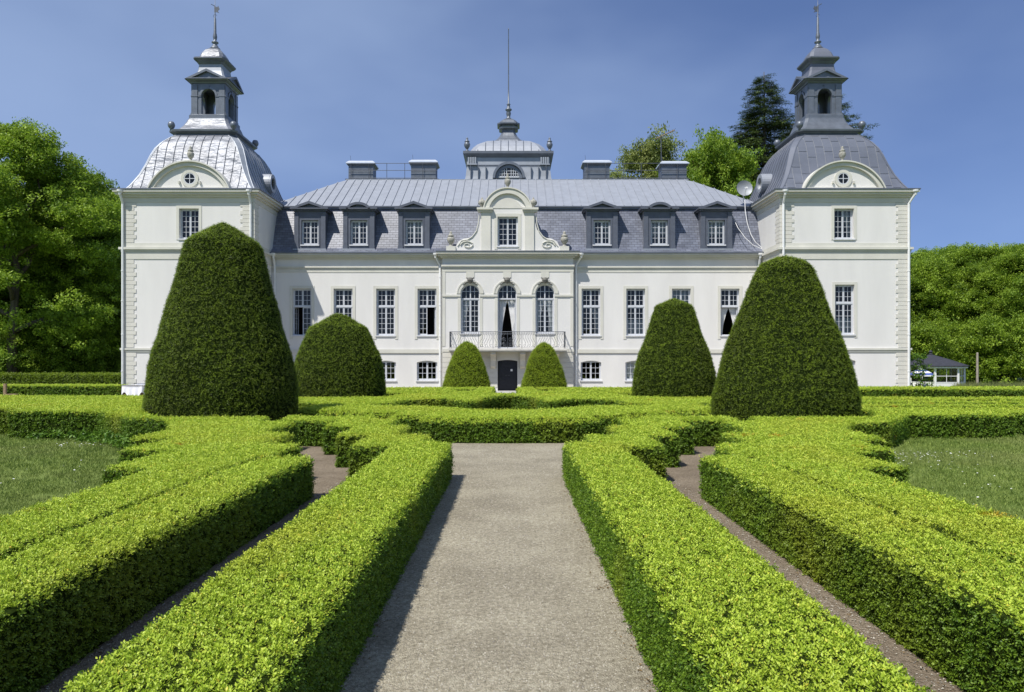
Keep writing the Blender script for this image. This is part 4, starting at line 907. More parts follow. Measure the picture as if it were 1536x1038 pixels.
for s in (-1, 1):
    mb = MB()
    for k in range(4): mb.box(tx + s * 2.65 - .3 + k * .16, tx + s * 2.65 - .3 + k * .16 + .11, yt - .0, yt + .4, tz1 - .62, tz1 - .12)
    mb.box(tx + s * 2.65 - .34, tx + s * 2.65 + .38, yt - .06, yt + .3, tz1 - .7, tz1 - .62)
    part(mb, 'triglyph', 'zinc', tur)
wy = yt + .02; wxc = X_(763.3, wy); wr0 = 24.2 * wy / F
part(MB().ring(wxc, Z_(268, wy), wr0 - .18, wr0, wy - .3, wy + .5, 0, 180, 24).ring(wxc, Z_(268, wy), wr0 - .42, wr0 - .2, wy - .12, wy + .5, 0, 180, 24), 'lunette_arch', 'zinc_lantern', tur)
mb = MB(); rr = wr0 - .42; zl = Z_(265.5, wy)
mb.box(wxc - rr, wxc + rr, wy - .1, wy - .04, zl - .06, zl + .04)
for k in range(-4, 5):
    if k: x = wxc + k * rr / 4.6; mb.box(x - .02, x + .02, wy - .1, wy - .05, zl, zl + math.sqrt(max(0, rr * rr - (x - wxc) ** 2)) - .03)
for q in (.28, .56): mb.box(wxc - math.sqrt(1 - q * q) * rr, wxc + math.sqrt(1 - q * q) * rr, wy - .095, wy - .055, zl + q * rr - .015, zl + q * rr + .015)
part(mb, 'lunette_window', 'frame', tur)
part(MB().add([(wxc + rr * math.cos(R(a)), wy - .06, zl + rr * math.sin(R(a))) for a in range(0, 181, 12)], [tuple(range(16))]), 'pane', 'glass', tur, fix=False)
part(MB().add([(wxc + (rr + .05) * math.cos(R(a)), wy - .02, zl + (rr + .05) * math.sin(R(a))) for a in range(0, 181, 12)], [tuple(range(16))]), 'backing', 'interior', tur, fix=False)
mb = MB()
for k in range(-5, 6):
    x = tx + k * .55
    if abs(x - wxc) > wr0: mb.box(x - .02, x + .02, yt - .1, yt + .1, tz0 + .2, tz1 - .75)
part(mb, 'seam', 'zinc_lantern', tur)
dz = tz1 + .33; dome = [(2.95, dz), (2.85, dz + .18), (2.62, dz + .52), (2.3, dz + .85), (1.9, dz + 1.1), (1.4, dz + 1.27), (.9, dz + 1.35)]
part(MB().loft([sq(tx, ty, h, z, .5 * h / 2.9) for h, z in dome]), 'turret_dome', 'zinc_b', tur)
mb = MB()
for k in range(-4, 5):
    x = k * .56; pts = [(tx + x, ty - h - .012, z + .012) for h, z in dome if abs(x) < h - .5 * h / 2.9]
    if len(pts) > 1: mb.tube(pts, .025, 4)
part(mb, 'seam', 'zinc_lantern', tur)
lz = dz + 1.33
part(MB().loft([sq(tx, ty, h, z, .35 * h) for h, z in ((1.14, lz - .08), (1.16, lz + .0), (1.1, lz + .12), (.88, lz + .3), (.68, lz + .55), (.56, lz + .8), (.5, lz + 1.0), (.5, lz + 1.05), (.72, lz + 1.14), (.74, lz + 1.26), (.62, lz + 1.3), (.64, lz + 1.36), (.86, lz + 1.44), (.86, lz + 1.54), (.72, lz + 1.58), (.6, lz + 1.76), (.38, lz + 1.94), (.16, lz + 2.02))]), 'turret_lantern', 'zinc_lantern', tur)
fz = lz + 2.0
part(MB().lathe([(.2, 0), (.22, .08), (.12, .14), (.15, .3), (.19, .45), (.15, .62), (.24, .7), (.26, .78), (.14, .85), (.11, 1.1), (.16, 1.16), (.07, 1.25), (.045, 2.4), (.03, Z_(42, ty) - fz - .15), (.05, Z_(42, ty) - fz - .1), (.01, Z_(42, ty) - fz)], (tx, ty, fz), 10), 'flagpole', 'zinc_lantern', tur, True)
for s in (-1, 1): urn(tx + s * 3.02, ty - 3.0, dz, 1.05, 'zinc_lantern', wide=1.0)

# --- corner towers
PROF = [(3.98, 12.32), (3.86, 12.46), (3.72, 12.68), (3.58, 12.96), (3.36, 13.42), (3.12, 14.09), (2.92, 14.75), (2.74, 15.23), (2.50, 15.65), (2.21, 16.0), (1.91, 16.26)]
def chf(h): return .14 + .22 * (4 - h) / 2
def tower(X0, X1, shiny, inner):
    xc = (X0 + X1) / 2; a = (X1 - X0) / 2; yc_ = YT + a; ctr = (xc, yc_)
    pu = (283.5, 283, 283) if shiny else (1266, 1267, 1267)
    wux = X_(pu[0], YT); zu0, zu1 = Z_(358, YT), Z_(312.8, YT)
    wmx = X_(pu[1], YT); zm0, zm1, zmt = Z_(501.5, YT), Z_(427, YT), Z_(454.5, YT)
    zg0, zg1 = Z_(569.5, YT), Z_(538.6, YT)
    o = [(wux - .59, wux + .59, zu0, zu1), (wmx - .58, wmx + .58, zm0, zm1), (wmx - .66, wmx + .66, zg0, zg1, .12)]
    mb = MB(); wall_open(mb, X0, X1, 0, 12.0, o, YT, .34)
    mb.quad((X0, YT, 0), (X0, YT + 2 * a, 0), (X0, YT + 2 * a, 12), (X0, YT, 12)); mb.quad((X1, YT, 0), (X1, YT + 2 * a, 0), (X1, YT + 2 * a, 12), (X1, YT, 12)); mb.quad((X0, YT + 2 * a, 0), (X1, YT + 2 * a, 0), (X1, YT + 2 * a, 12), (X0, YT + 2 * a, 12))
    tw = part(mb, 'tower_wall', 'stucco', fix=False)
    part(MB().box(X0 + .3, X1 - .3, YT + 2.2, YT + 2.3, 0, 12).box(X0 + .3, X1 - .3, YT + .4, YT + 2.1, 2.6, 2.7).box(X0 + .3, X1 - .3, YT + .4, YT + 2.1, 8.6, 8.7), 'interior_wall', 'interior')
    window(wux - .59, wux + .59, zu0, zu1, YT, rl=5, depth=.2, surround=(.17, zu0 - .06), curt='R' if not shiny else None)
    window(wmx - .58, wmx + .58, zm0, zm1, YT, transom=zmt, rl=5, ru=3, surround=(.17, zm0 - .2), curt='H' if not shiny else None)
    window(wmx - .66, wmx + .66, zg0, zg1, YT, rl=3, arch=.12, depth=.14, curt='F')
    def band(z0, z1, e, name, m='cream'):
        x0_, x1_, y0_, y1_ = X0 - e, X1 + e, YT - e, YT + 2 * a + e; t = .3
        part(MB().box(x0_, x1_, y0_, YT + .1, z0, z1).box(x0_, X0 + .1, YT + .1, y1_, z0, z1).box(X1 - .1, x1_, YT + .1, y1_, z0, z1), name, m)
    band(2.58, 2.70, .05, 'string_course'); band(2.703, 2.82, .10, 'string_course')
    band(8.60, 8.72, .07, 'string_course'); band(8.723, 8.86, .16, 'string_course')
    band(8.15, 8.597, .035, 'frieze_band'); band(8.863, 9.12, .025, 'frieze_band'); band(11.55, 11.86, .03, 'frieze_band')
    band(11.863, 11.98, .14, 'cornice'); band(11.983, 12.12, .28, 'cornice'); band(12.123, 12.25, .40, 'cornice'); band(12.253, 12.32, .44, 'gutter', 'zinc_dark')
    band(0, .42, .04, 'plinth', 'stucco')
    for (z0, z1) in ((.45, 2.56), (2.86, 8.12), (9.14, 11.53)):
        n = round((z1 - z0) / .249); hgt = (z1 - z0) / n
        for i in range(n):
            ln = .84 if i % 2 else .70
            for cx, s in ((X0, 1), (X1, -1)):
                xa, xb = sorted((cx - s * .03, cx + s * ln)); 
                part(MB().box(xa, xb, YT - .03, YT + ln - .1, z0 + i * hgt + .009, z0 + (i + 1) * hgt - .009), 'quoin_stone', 'quoin', tw)
    # segmental pediment with a round window
    pc = X_(284 if shiny else 1265.5, YT - .2); yp = YT - .12; zb_ = 12.33; hw_ = 2.46; rs = 1.66; r = (hw_ ** 2 + rs ** 2) / (2 * rs); cz = zb_ + rs - r; t = math.degrees(math.asin(hw_ / r))
    ped = part(MB().prism([(pc + (r - .1) * math.sin(R(q)), cz + (r - .1) * math.cos(R(q))) for q in [-t + 2 * t * i / 24 for i in range(25)]], yp, YT + 1.6), 'pediment', 'stucco')
    part(MB().ring(pc, cz, r - .3, r - .08, yp - .16, YT + 1.0, 90 - t, 90 + t, 30).ring(pc, cz, r - .078, r, yp - .27, YT + 1.7, 90 - t - 1, 90 + t + 1, 30), 'arch_moulding', 'cream', ped)
    part(MB().box(pc - hw_ + .2, pc + hw_ - .2, yp - .2, YT + .3, zb_ - .005, zb_ + .06), 'ledge', 'cream', ped)
    oz = zb_ + .62; part(MB().ring(pc, oz, .35, .52, yp - .06, yp + .1, 0, 360, 28), 'oculus_ring', 'cream', ped)
    part(MB().ring(pc, oz, .30, .35, yp - .05, yp + .05, 0, 360, 24).box(pc - .02, pc + .02, yp - .045, yp - .01, oz - .32, oz + .32).box(pc - .32, pc + .32, yp - .042, yp - .012, oz - .02, oz + .02), 'oculus_frame', 'frame', ped)
    part(MB().add([(pc + .34 * math.cos(R(q)), yp - .012, oz + .34 * math.sin(R(q))) for q in range(0, 360, 15)], [tuple(range(24))]), 'pane', 'glass', ped, fix=False)
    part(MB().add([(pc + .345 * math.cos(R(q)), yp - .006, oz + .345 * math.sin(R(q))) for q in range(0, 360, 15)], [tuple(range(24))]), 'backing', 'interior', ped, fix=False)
    for s in (-1, 1): part(MB().box(pc + s * .62 - .05, pc + s * .62 + .05, yp - .14, yp + .05, oz - .3, oz - .16), 'corbel', 'cream', ped)
    urn(pc, yp + .1, zb_ + rs, .95, wide=1.0)
    # bell roof of sheet panels over a closed core
    zm = 'zinc_shiny' if shiny else 'zinc_flat'
    core = part(MB().loft([sq(xc, yc_, h - .03, z, chf(h)) for h, z in PROF]), 'tower_roof', 'zinc_dark' if shiny else 'zinc_b')
    def mapf(rot, x, d, z): return ((xc + x, yc_ - d, z), (xc + d, yc_ + x, z), (xc - x, yc_ + d, z), (xc - d, yc_ - x, z))[rot]
    fine = []
    for (h0, z0), (h1, z1) in zip(PROF, PROF[1:]): fine += [(h0 + (h1 - h0) * i / 3, z0 + (z1 - z0) * i / 3) for i in range(3)]
    fine.append(PROF[-1])
    for rot in range(4):
        gp = .006 if shiny or rot else .012
        for k in range(-8, 8):
            x0_, x1_ = k * .53 + .26, (k + 1) * .53 + .26
            rows = []
            for h, z in fine:
                lim = h - chf(h); l_, r_ = max(x0_, -lim), min(x1_, lim)
                if r_ - l_ > .015: rows.append((l_ + gp, r_ - gp, h, z, x0_ > -lim))
            if len(rows) < 2: continue
            def strip(rws):
                mb = MB(); pts = []
                for l_, r_, h, z, rib in rws: pts += [mapf(rot, l_, h, z + .0), mapf(rot, r_, h, z)]
                mb.add(pts, [(2 * i, 2 * i + 1, 2 * i + 3, 2 * i + 2) for i in range(len(rws) - 1)])
                return mb
            if shiny or rot != 0:
                mb = strip(rows); rb = [q for q in rows if q[4]]
                if len(rb) > 1: mb.tube([mapf(rot, q[0] - .006, q[2] + .02, q[3] + .01) for q in rb], .018, 4)
                part(mb, 'roof_panel', zm if rot in (0,) or not shiny else 'zinc', core, fix=False)
            else:
                per = 7; off = (k % 3) * 2
                i = 0
                while i < len(rows) - 1:
                    j = min(len(rows) - 1, i + per - (off if i == 0 else 0)); seg = rows[i:j + 1]
                    if len(seg) > 1:
                        hh = seg[-1]; seg = seg[:-1] + [(hh[0], hh[1], hh[2] + .008, hh[3] - .03, hh[4])]
                        part(strip(seg), 'roof_panel', zm, core, fix=False)
                    i = j
    for sx in (-1, 1):
        for sy in (-1, 1):
            mb = MB(); pts = []
            for h, z in fine: c = chf(h); pts += [(xc + sx * (h - c), yc_ + sy * h, z), (xc + sx * h, yc_ + sy * (h - c), z)]
            mb.add(pts, [(2 * i, 2 * i + 1, 2 * i + 3, 2 * i + 2) for i in range(len(fine) - 1)])
            mb.tube([(xc + sx * (h - chf(h)), yc_ + sy * h, z) for h, z in fine], .03, 4); mb.tube([(xc + sx * h, yc_ + sy * (h - chf(h)), z) for h, z in fine], .03, 4)
            part(mb, 'hip_panel', 'zinc' if shiny else 'zinc_flat', core, fix=False)
    # round dormer on the inner slope
    oz = 13.62; fx = xc + inner * 3.72; od = MB()
    def cyl(x0_, x1_, r0_, r1_, n=24):
        vs = []
        for x in (x0_, x1_):
            for rr_ in (r0_, r1_):
                for i in range(n): q = 2 * math.pi * i / n; vs.append((x, yc_ + rr_ * math.cos(q), oz + rr_ * math.sin(q)))
        fs = []
        for i in range(n):
            j = (i + 1) % n; fs += [(i, j, n + j, n + i), (2 * n + i, 3 * n + i, 3 * n + j, 2 * n + j), (n + i, n + j, 3 * n + j, 3 * n + i), (i, 2 * n + i, 2 * n + j, j)]
        return vs, fs
    od.add(*cyl(fx, fx - inner * 1.4, .56, .62)); od.add(*cyl(fx + inner * .1, fx - inner * .05, .38, .6)); od = part(od, 'round_dormer', 'zinc_b')
    od2 = MB(); od2.add([(fx - inner * .02, yc_ + .4 * math.cos(R(q)), oz + .4 * math.sin(R(q))) for q in range(0, 360, 15)], [tuple(range(24))]); part(od2, 'pane', 'glass', od, fix=False)
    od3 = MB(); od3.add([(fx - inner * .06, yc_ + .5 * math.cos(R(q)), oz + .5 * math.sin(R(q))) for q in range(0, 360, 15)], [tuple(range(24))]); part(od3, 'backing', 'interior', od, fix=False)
    # lantern
    S = lambda prof, c=0: [sq(xc, yc_, h, z, c * h) for h, z in prof]
    lan = part(MB().loft(S([(1.88, 16.24), (1.95, 16.3), (2.0, 16.36), (2.14, 16.42), (2.16, 16.52), (2.08, 16.56)], .16)).loft(S([(1.86, 16.55), (1.72, 16.68), (1.5, 16.95), (1.36, 17.2), (1.28, 17.42), (1.26, 17.5)], .12)).loft(S([(1.24, 17.5), (1.22, 17.52), (1.22, 17.74), (1.16, 17.79)], .1)), 'lantern', 'zinc_lantern')
    if shiny: part(MB().loft(S([(1.875, 16.56), (1.735, 16.69), (1.515, 16.96), (1.375, 17.21), (1.295, 17.43)], .12), cap=False), 'lantern_skirt', 'zinc_shiny', lan)
    part(MB().loft(S([(1.9, 16.14), (1.99, 16.2), (1.99, 16.26)], .16)), 'lantern_base', 'zinc_dark', lan)
    z0, z1 = 17.79, 19.8; h = 1.05; zs = 19.44; ow = .45
    for rot in range(4):
        T = lambda x, y, z: mapf(rot, x, h - y, z)
        mb = MB(); wall_open(mb, -h, h, z0, z1, [(-ow, ow, z0 + .001, zs, ow)], 0, .22, T); wall_open(mb, -h + .2, h - .2, z0, z1, [(-ow, ow, z0 + .001, zs, ow)], .22, .0, T)
        part(mb, 'arcade_wall', 'zinc_lantern', lan, fix=False)
        mb = MB()
        def bx(x0_, x1_, e, za, zb2):
            c = [mapf(rot, x, h + q, z) for z in (za, zb2) for x, q in ((x0_, -.02), (x1_, -.02), (x1_, e), (x0_, e))]
            mb.add(c, [(0, 1, 2, 3), (7, 6, 5, 4), (0, 4, 5, 1), (1, 5, 6, 2), (2, 6, 7, 3), (3, 7, 4, 0)])
        for s in (-1, 1):
            a_, b_ = sorted((s * h, s * (h - .36))); bx(a_, b_, .05, z0 + .12, z1 - .1); bx(a_ - .02, b_ + .02, .08, z0, z0 + .117)
            a_, b_ = sorted((s * (h - .38), s * ow)); bx(a_, b_, .035, zs - ow - .06, zs - ow + .04)
            a_, b_ = sorted((s * (h + .02), s * (h - .38))); bx(a_, b_, .075, zs - ow - .05, zs - ow + .03)
        vs = []; n = 14
        for i in range(n + 1):
            q = math.pi * i / n
            for rr_ in (ow, ow + .13):
                for e in (.0, .05): vs.append(mapf(rot, rr_ * math.cos(q), h + e, zs - ow + rr_ * math.sin(q)))
        mb.add(vs, [f for i in range(n) for f in ((4 * i + 1, 4 * i + 3, 4 * i + 7, 4 * i + 5), (4 * i + 3, 4 * i + 2, 4 * i + 6, 4 * i + 7), (4 * i, 4 * i + 1, 4 * i + 5, 4 * i + 4))])
        bx(-.06, .06, .08, zs - .02, zs + .22)
        part(mb, 'pilasters', 'zinc_lantern', lan)
        pm = MB(); e = 1.36; za, ap = 19.98, 20.62           # pediment
        f0 = [mapf(rot, x, e + .05, z) for x, z in ((-e, za), (e, za), (0, ap))]; f1 = [mapf(rot, x, .2, z) for x, z in ((-e, za), (e, za), (0, ap))]
        g0 = [mapf(rot, x, e + .05, z) for x, z in ((-e + .42, za + .06), (e - .42, za + .06), (0, ap - .16))]; g1 = [mapf(rot, x, e - .1, z) for x, z in ((-e + .42, za + .06), (e - .42, za + .06), (0, ap - .16))]
        pm.add(f0 + g0 + g1 + f1, [(0, 1, 4, 3), (1, 2, 5, 4), (2, 0, 3, 5), (3, 4, 7, 6), (4, 5, 8, 7), (5, 3, 6, 8), (6, 7, 8), (0, 2, 11, 9), (2, 1, 10, 11)])
        part(pm, 'pediment', 'zinc_lantern', lan, fix=False)
    part(MB().loft(S([(1.0, 19.76), (1.12, 19.8), (1.14, 19.86), (1.3, 19.92), (1.34, 19.98), (1.0, 20.02)])), 'entablature', 'zinc_lantern', lan)
    part(MB().loft(S([(1.18, 20.0), (1.06, 20.14), (.92, 20.4), (.82, 20.7), (.77, 21.0), (.76, 21.22)], .12)), 'upper_stage', 'zinc' if shiny else 'zinc_flat', lan)
    part(MB().loft(S([(.78, 21.14), (.82, 21.2), (.86, 21.28), (1.0, 21.38), (1.04, 21.44), (1.04, 21.52), (.9, 21.55)], .16)), 'upper_cornice', 'zinc_dark', lan)
    part(MB().loft(S([(.82, 21.54), (.77, 21.72), (.68, 21.96), (.54, 22.18), (.36, 22.34), (.2, 22.42)], .25)), 'lantern_cap', 'zinc_shiny' if shiny else 'zinc_flat', lan)
    part(MB().lathe([(.34, 22.38), (.34, 22.44), (.24, 22.52), (.2, 22.62), (.1, 22.74), (.22, 22.82), (.22, 22.88), (.08, 22.96), (.12, 23.1), (.14, 23.25), (.09, 23.5), (.07, 24.4), (.04, 24.5), (.02, 25.1), (.012, 25.75)], (xc, yc_, 0), 10), 'finial', 'zinc_lantern', lan, True)
    v = MB(); zv = 24.95; d = 1 if shiny else -1            # weathervane: a pennant with tail and curls
    v.prism([(xc + d * x, zv + z) for x, z in ((-.05, .3), (.16, .22), (.2, .32), (.3, .1), (.18, -.02), (.28, -.16), (.1, -.1), (-.05, -.12))], yc_ - .012, yc_ + .012)
    v.tube([(xc - d * .26, yc_, zv + .42), (xc - d * .1, yc_, zv + .34), (xc, yc_, zv + .3)], .02, 4); v.tube([(xc + .12 * math.cos(q * .7), yc_, zv - .35 + .1 * math.sin(q * .7)) for q in range(8)], .012, 4)
    part(v, 'weathervane', 'iron', lan)
    part(MB().box(xc - 1.05, xc + 1.05, yc_ - 1.05, yc_ + 1.05, 17.76, 17.8), 'lantern_floor', 'zinc_dark', lan)
    for sx in (-1, 1):
        for sy in (-1, 1): part(MB().lathe([(.0, 0), (.1, 0), (.07, .06), (.14, .1), (.2, .2), (.22, .3), (.2, .4), (.14, .5), (0, .53)], (xc + sx * 1.95, yc_ + sy * 1.95, 16.54), 12), 'ball_finial', 'zinc_lantern', lan, True)
    return xc
tower(X_(183.5, YT), XL, True, 1)
tower(XR, X_(1364.5, YT), False, -1)

# downpipes with hopper heads
def pipe(x, y, ztop, dx=0, dy=.0, zlow=0):
    mb = MB().tube([(x + dx, y + dy, ztop), (x + dx, y + dy, ztop - .2), (x, y, ztop - .75), (x, y, zlow)], .07, 8)
    mb.lathe([(.07, -.3), (.09, -.18), (.16, -.1), (.17, 0)], (x + dx, y + dy, ztop + .02), 10)
    for z in (1.4, 3.6, 5.6, 7.4): mb.lathe([(.085, 0), (.085, .07)], (x, y, z), 8)
    part(mb, 'downpipe', 'pipe')
for (x, e) in ((X_(185.5, YT), 0), (X_(377, YT), .0), (X_(1174, YT), 0), (X_(1361.5, YT), .25)): pipe(x, YT - .12, 12.2, e, -.3)
pipe(XL + .22, YM - .1, 8.9, .0, -.28); pipe(XR - .22, YM - .1, 8.9, 0, -.28)
pipe(PL - .18, YM - .1, 8.9, -.25, -.3); pipe(PR + .2, YM - .1, 8.9, .3, -.3)
# rooms behind the windows, and the closed back of the house
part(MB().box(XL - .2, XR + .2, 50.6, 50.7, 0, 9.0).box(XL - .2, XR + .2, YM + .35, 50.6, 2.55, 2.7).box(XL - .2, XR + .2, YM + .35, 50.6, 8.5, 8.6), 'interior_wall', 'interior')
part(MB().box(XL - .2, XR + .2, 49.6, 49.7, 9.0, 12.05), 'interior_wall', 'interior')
part(MB().box(XL, XR, 61.6, 61.8, 0, 9.2), 'wall', 'stucco')

# things fixed to the castle
dish = empty('satellite_dish', (X_(1116, 48.2), 48.2, 12.2), 'round grey satellite dish beside the blue-grey bell roof', 'satellite dish')
dx, dyy, dzz = X_(1115, 48.2), 48.1, Z_(283.5, 48.2)
mb = MB(); n = 24; rows = []
for j in range(6):
    r = .52 * j / 5
    for i in range(n): q = 2 * math.pi * i / n; rows.append((dx + r * math.cos(q), dyy - .28 * (j / 5) ** 2 * .6 + r * math.sin(q) * .15, dzz + r * math.sin(q)))
mb.add(rows, [(j * n + i, j * n + (i + 1) % n, (j + 1) * n + (i + 1) % n, (j + 1) * n + i) for j in range(5) for i in range(n)])
M['dish'] = mat('dish paint', (.30, .32, .35), .5, .1, var=.05)
mb.build('reflector', 'dish', dish, True)
MB().tube([(dx, dyy - .1, dzz - .5), (dx, dyy - .55, dzz - .1)], .02).box(dx - .06, dx + .06, dyy - .62, dyy - .5, dzz - .12, dzz - .02).box(dx - .1, dx + .12, dyy - .5, dyy - .46, dzz - .06, dzz - .03).build('feed_arm', 'white', dish)
MB().tube([(dx, dyy + .05, dzz), (dx, dyy + .1, dzz - .8), (dx + .25, dyy + .3, dzz - 1.0)], .035).build('mast', 'pipe', dish)
def cable(pts, label): tag(MB().tube(pts, .022, 5).build('cable', 'cable'), label, 'cable')
px = lambda x, y, Y: (X_(x, Y), Y, Z_(y, Y))
cable([px(1117, 297, 48.05), px(1118, 318, 47.6), px(1121, 335, 47.3), px(1126, 351, 47.0), px(1133, 363, 46.75), px(1143, 372, 46.6)], 'white cable looping straight down from the satellite dish mast')
cable([px(1099, 325, 47.6), px(1107, 342, 47.2), px(1118, 357, 46.9), px(1130, 368, 46.7), px(1143, 373.5, 46.55)], 'white cable sagging from the last dormer to the tower corner')
ant = empty('television_antenna', (X_(992, 54.2), 54.2, Z_(242, 54.2)), 'thin aerial with slanting boom behind the chimney nearest the fir trees', 'antenna')
MB().tube([px(992, 250, 54.2), px(991.5, 204, 54.2)], .035).build('mast', 'iron', ant)
MB().tube([px(984, 208, 54.2), px(1012, 195, 54.2)], .04).build('boom', 'wood', ant)
b = MB()
for i in range(9): x, y = 984 + i * 3.4, 208 - i * 1.58; p = px(x, y, 54.2); b.tube([(p[0], p[1] - .5, p[2]), (p[0], p[1] + .5, p[2] + .02)], .01, 4)
for i in range(5): p = px(986 + i * 4, 226 - i * 2, 54.2); b.tube([(p[0] - .05, p[1] - .4, p[2] - .1), (p[0] + .05, p[1] + .4, p[2] + .1)], .01, 4)
b.build('elements', 'iron', ant)

# ------------------------------------------------------------------ trees
def limb(mb, p, d, ln, r, depth, tips, spread, rng, up=.25):
    pts = [p.copy()]; q = p.copy(); dd = d.copy(); n = 4
    for i in range(n):
        dd = (dd + Vector((rng.gauss(0, .13), rng.gauss(0, .13), rng.gauss(0, .1) + up * .12))).normalized(); q = q + dd * ln / n; pts.append(q.copy())
    mb.tube(pts, r, 6 if depth > 1 else 4, r * .55)
    if depth == 0: tips.append(q); return
    if depth <= 2: tips.append(pts[3])
    for k in range(rng.choice((2, 3, 3))):
        a = rng.uniform(0, 6.28); s = rng.uniform(.5, 1.) * spread
        u = dd.orthogonal().normalized(); v = dd.cross(u); nd = (dd + (u * math.cos(a) + v * math.sin(a)) * s + Vector((0, 0, .1))).normalized()
        limb(mb, pts[rng.choice((2, 3, 4))], nd, ln * rng.uniform(.6, .8), r * .55, depth - 1, tips, spread, rng, up)
def deciduous(seed, h, rad, low, nclump, cl_r=1.5, sc=1.):
    """Trunk mesh and the leaf-cluster points of one broadleaf tree, base at the origin."""
    rng = random.Random(seed); mb = MB(); tips = []
    mb.tube([Vector((0, 0, -.3)), Vector((rng.gauss(0, .1), rng.gauss(0, .1), h * .2)), Vector((rng.gauss(0, .3), rng.gauss(0, .3), h * .45)), Vector((rng.gauss(0, .5), rng.gauss(0, .5), h * .8))], h * .022, 8, h * .005)
    for i in range(11):
        z = h * (low + .1 + (.72 - low) * i / 11 + rng.uniform(0, .05)); a = i * 2.4 + rng.uniform(-.4, .4); t = (z / h - low) / (1 - low)
        env = rad * (math.sin(math.pi * min(1, t * .75 + .28)) ** .7)
        d = Vector((math.cos(a), math.sin(a), rng.uniform(.15, .8) + t * .5)).normalized()
        limb(mb, Vector((0, 0, z)), d, env * .55, h * .010 * (1.2 - t * .6), 2, tips, .75, rng)
    pts = []
    cents = list(tips)
    for i in range(int(len(tips) * .35) + 30):       # fill clusters on the crown envelope
        t = rng.random() ** .8; z = h * (low + (1 - low) * t); env = rad * (math.sin(math.pi * min(1, t * .72 + .26)) ** .75); a = rng.uniform(0, 6.28); r = env * rng.uniform(.55, 1.0)
        cents.append(Vector((r * math.cos(a), r * math.sin(a), z - rng.random() * .5)))
    per = max(4, nclump // len(cents))
    for c in cents:
        k = rng.uniform(.6, 1.25) * cl_r
        for j in range(int(per * rng.uniform(.5, 1.5))): pts.append((c.x + rng.gauss(0, .5) * k, c.y + rng.gauss(0, .5) * k, c.z + rng.gauss(0, .24) * k + .15 * k))
    return mb, pts, [rng.uniform(.75, 1.35) * sc for _ in pts]
def conifer(seed, h, rad):
    rng = random.Random(seed); mb = MB(); pts = []; yaw = []; pit = []
    mb.tube([(0, 0, -.3), (.1, 0, h * .5), (0, 0, h)], h * .016, 8, .03)
    z = h * .10
    while z < h * .985:
        t = z / h; n = rng.choice((7, 8, 9)); ln0 = min(rad * (1 - t) ** .85 * 1.12, 5.2 + (1 - t)) + .15
        for i in range(n):
            a = rng.uniform(0, 6.28); ln = ln0 * rng.uniform(.55, 1.15); zz = z + rng.uniform(-.3, .3)
            bp = [Vector((math.cos(a) * ln * q, math.sin(a) * ln * q, zz + ln * (.22 * q - .42 * q * q + .18 * q ** 3))) for q in (0, .25, .5, .75, 1)]
            mb.tube(bp, .06 * (1.2 - t), 4, .015)
            m = max(5, int(ln / .15))
            for j in range(m):
                q = .18 + .85 * (j + .5) / m; sd = rng.choice((-1, 1, -1, 1, 0)); wdt = ln * rng.uniform(.05, .26) * sd * (1.1 - q)
                pts.append((math.cos(a) * ln * q - math.sin(a) * wdt, math.sin(a) * ln * q + math.cos(a) * wdt, zz + ln * (.22 * q - .42 * q * q + .18 * q ** 3) + rng.uniform(-.22, .12)))
                yaw.append(a + sd * rng.uniform(.2, 1.0)); pit.append(rng.uniform(.0, .45) - .1)
        z += rng.uniform(.34, .5) * (1.15 - t * .5)
    return mb, pts, [rng.uniform(.8, 1.4) * (1.05 - .55 * (p[2] / h) ** 2) for p in pts], yaw, pit
GNT = {k: gn_group('points', [tree_clump('leaf_' + k, 56, .55, .19, .105) for i in range(4)], 'tree_' + k, 0, .5) for k in 'abcp'}
GNC = gn_group('oriented', [needle_clump('needle') for i in range(3)], 'fir', 0, 0)
def tree_mesh(gen, leafk):
    mb, pts, sc = gen[:3]
    tm = mb.mesh('trunk', 'bark', True); cm = bpy.data.meshes.new('crown'); cm.from_pydata(pts, [], []); set_attr(cm, scl=sc)
    if len(gen) > 3: set_attr(cm, yaw=gen[3], pit=gen[4])
    return tm, cm, leafk
def place(tm, name, label, cat, x, y, z=0, rot=0, s=1, sz=None, group=None):
    tr, cr, k = tm
    e = empty(name, (x, y, z), label, cat, group); e.rotation_euler = (0, 0, rot); e.scale = (s, s, sz or s)
    t = bpy.data.objects.new('trunk', tr); col.objects.link(t); t.parent = e
    c = bpy.data.objects.new('crown', cr); col.objects.link(c); c.parent = e; c['kind'] = 'stuff'
    md = c.modifiers.new('foliage', 'NODES'); md.node_group = GNC if k == 'fir' else GNT[k]
    return e
T1 = tree_mesh(deciduous(11, 20, 7.0, .10, 3800, 1.6), 'a')
T2 = tree_mesh(deciduous(12, 19, 6.2, .08, 3300, 1.6), 'b')
T3 = tree_mesh(deciduous(13, 16, 6.0, .05, 2900, 1.5), 'c')
T4 = tree_mesh(deciduous(14, 13, 5.6, .02, 2500, 1.5), 'b')
T5 = tree_mesh(deciduous(15, 5, 3.4, .0, 700, 1.0, .8), 'b')
T6 = tree_mesh(deciduous(16, 17, 6.5, .15, 1900), 'p')
FIR = tree_mesh(conifer(21, 27, 6.4), 'fir'); FIR2 = tree_mesh(conifer(22, 27, 9.6), 'fir'); FIR3 = tree_mesh(conifer(23, 27, 13.5), 'fir')
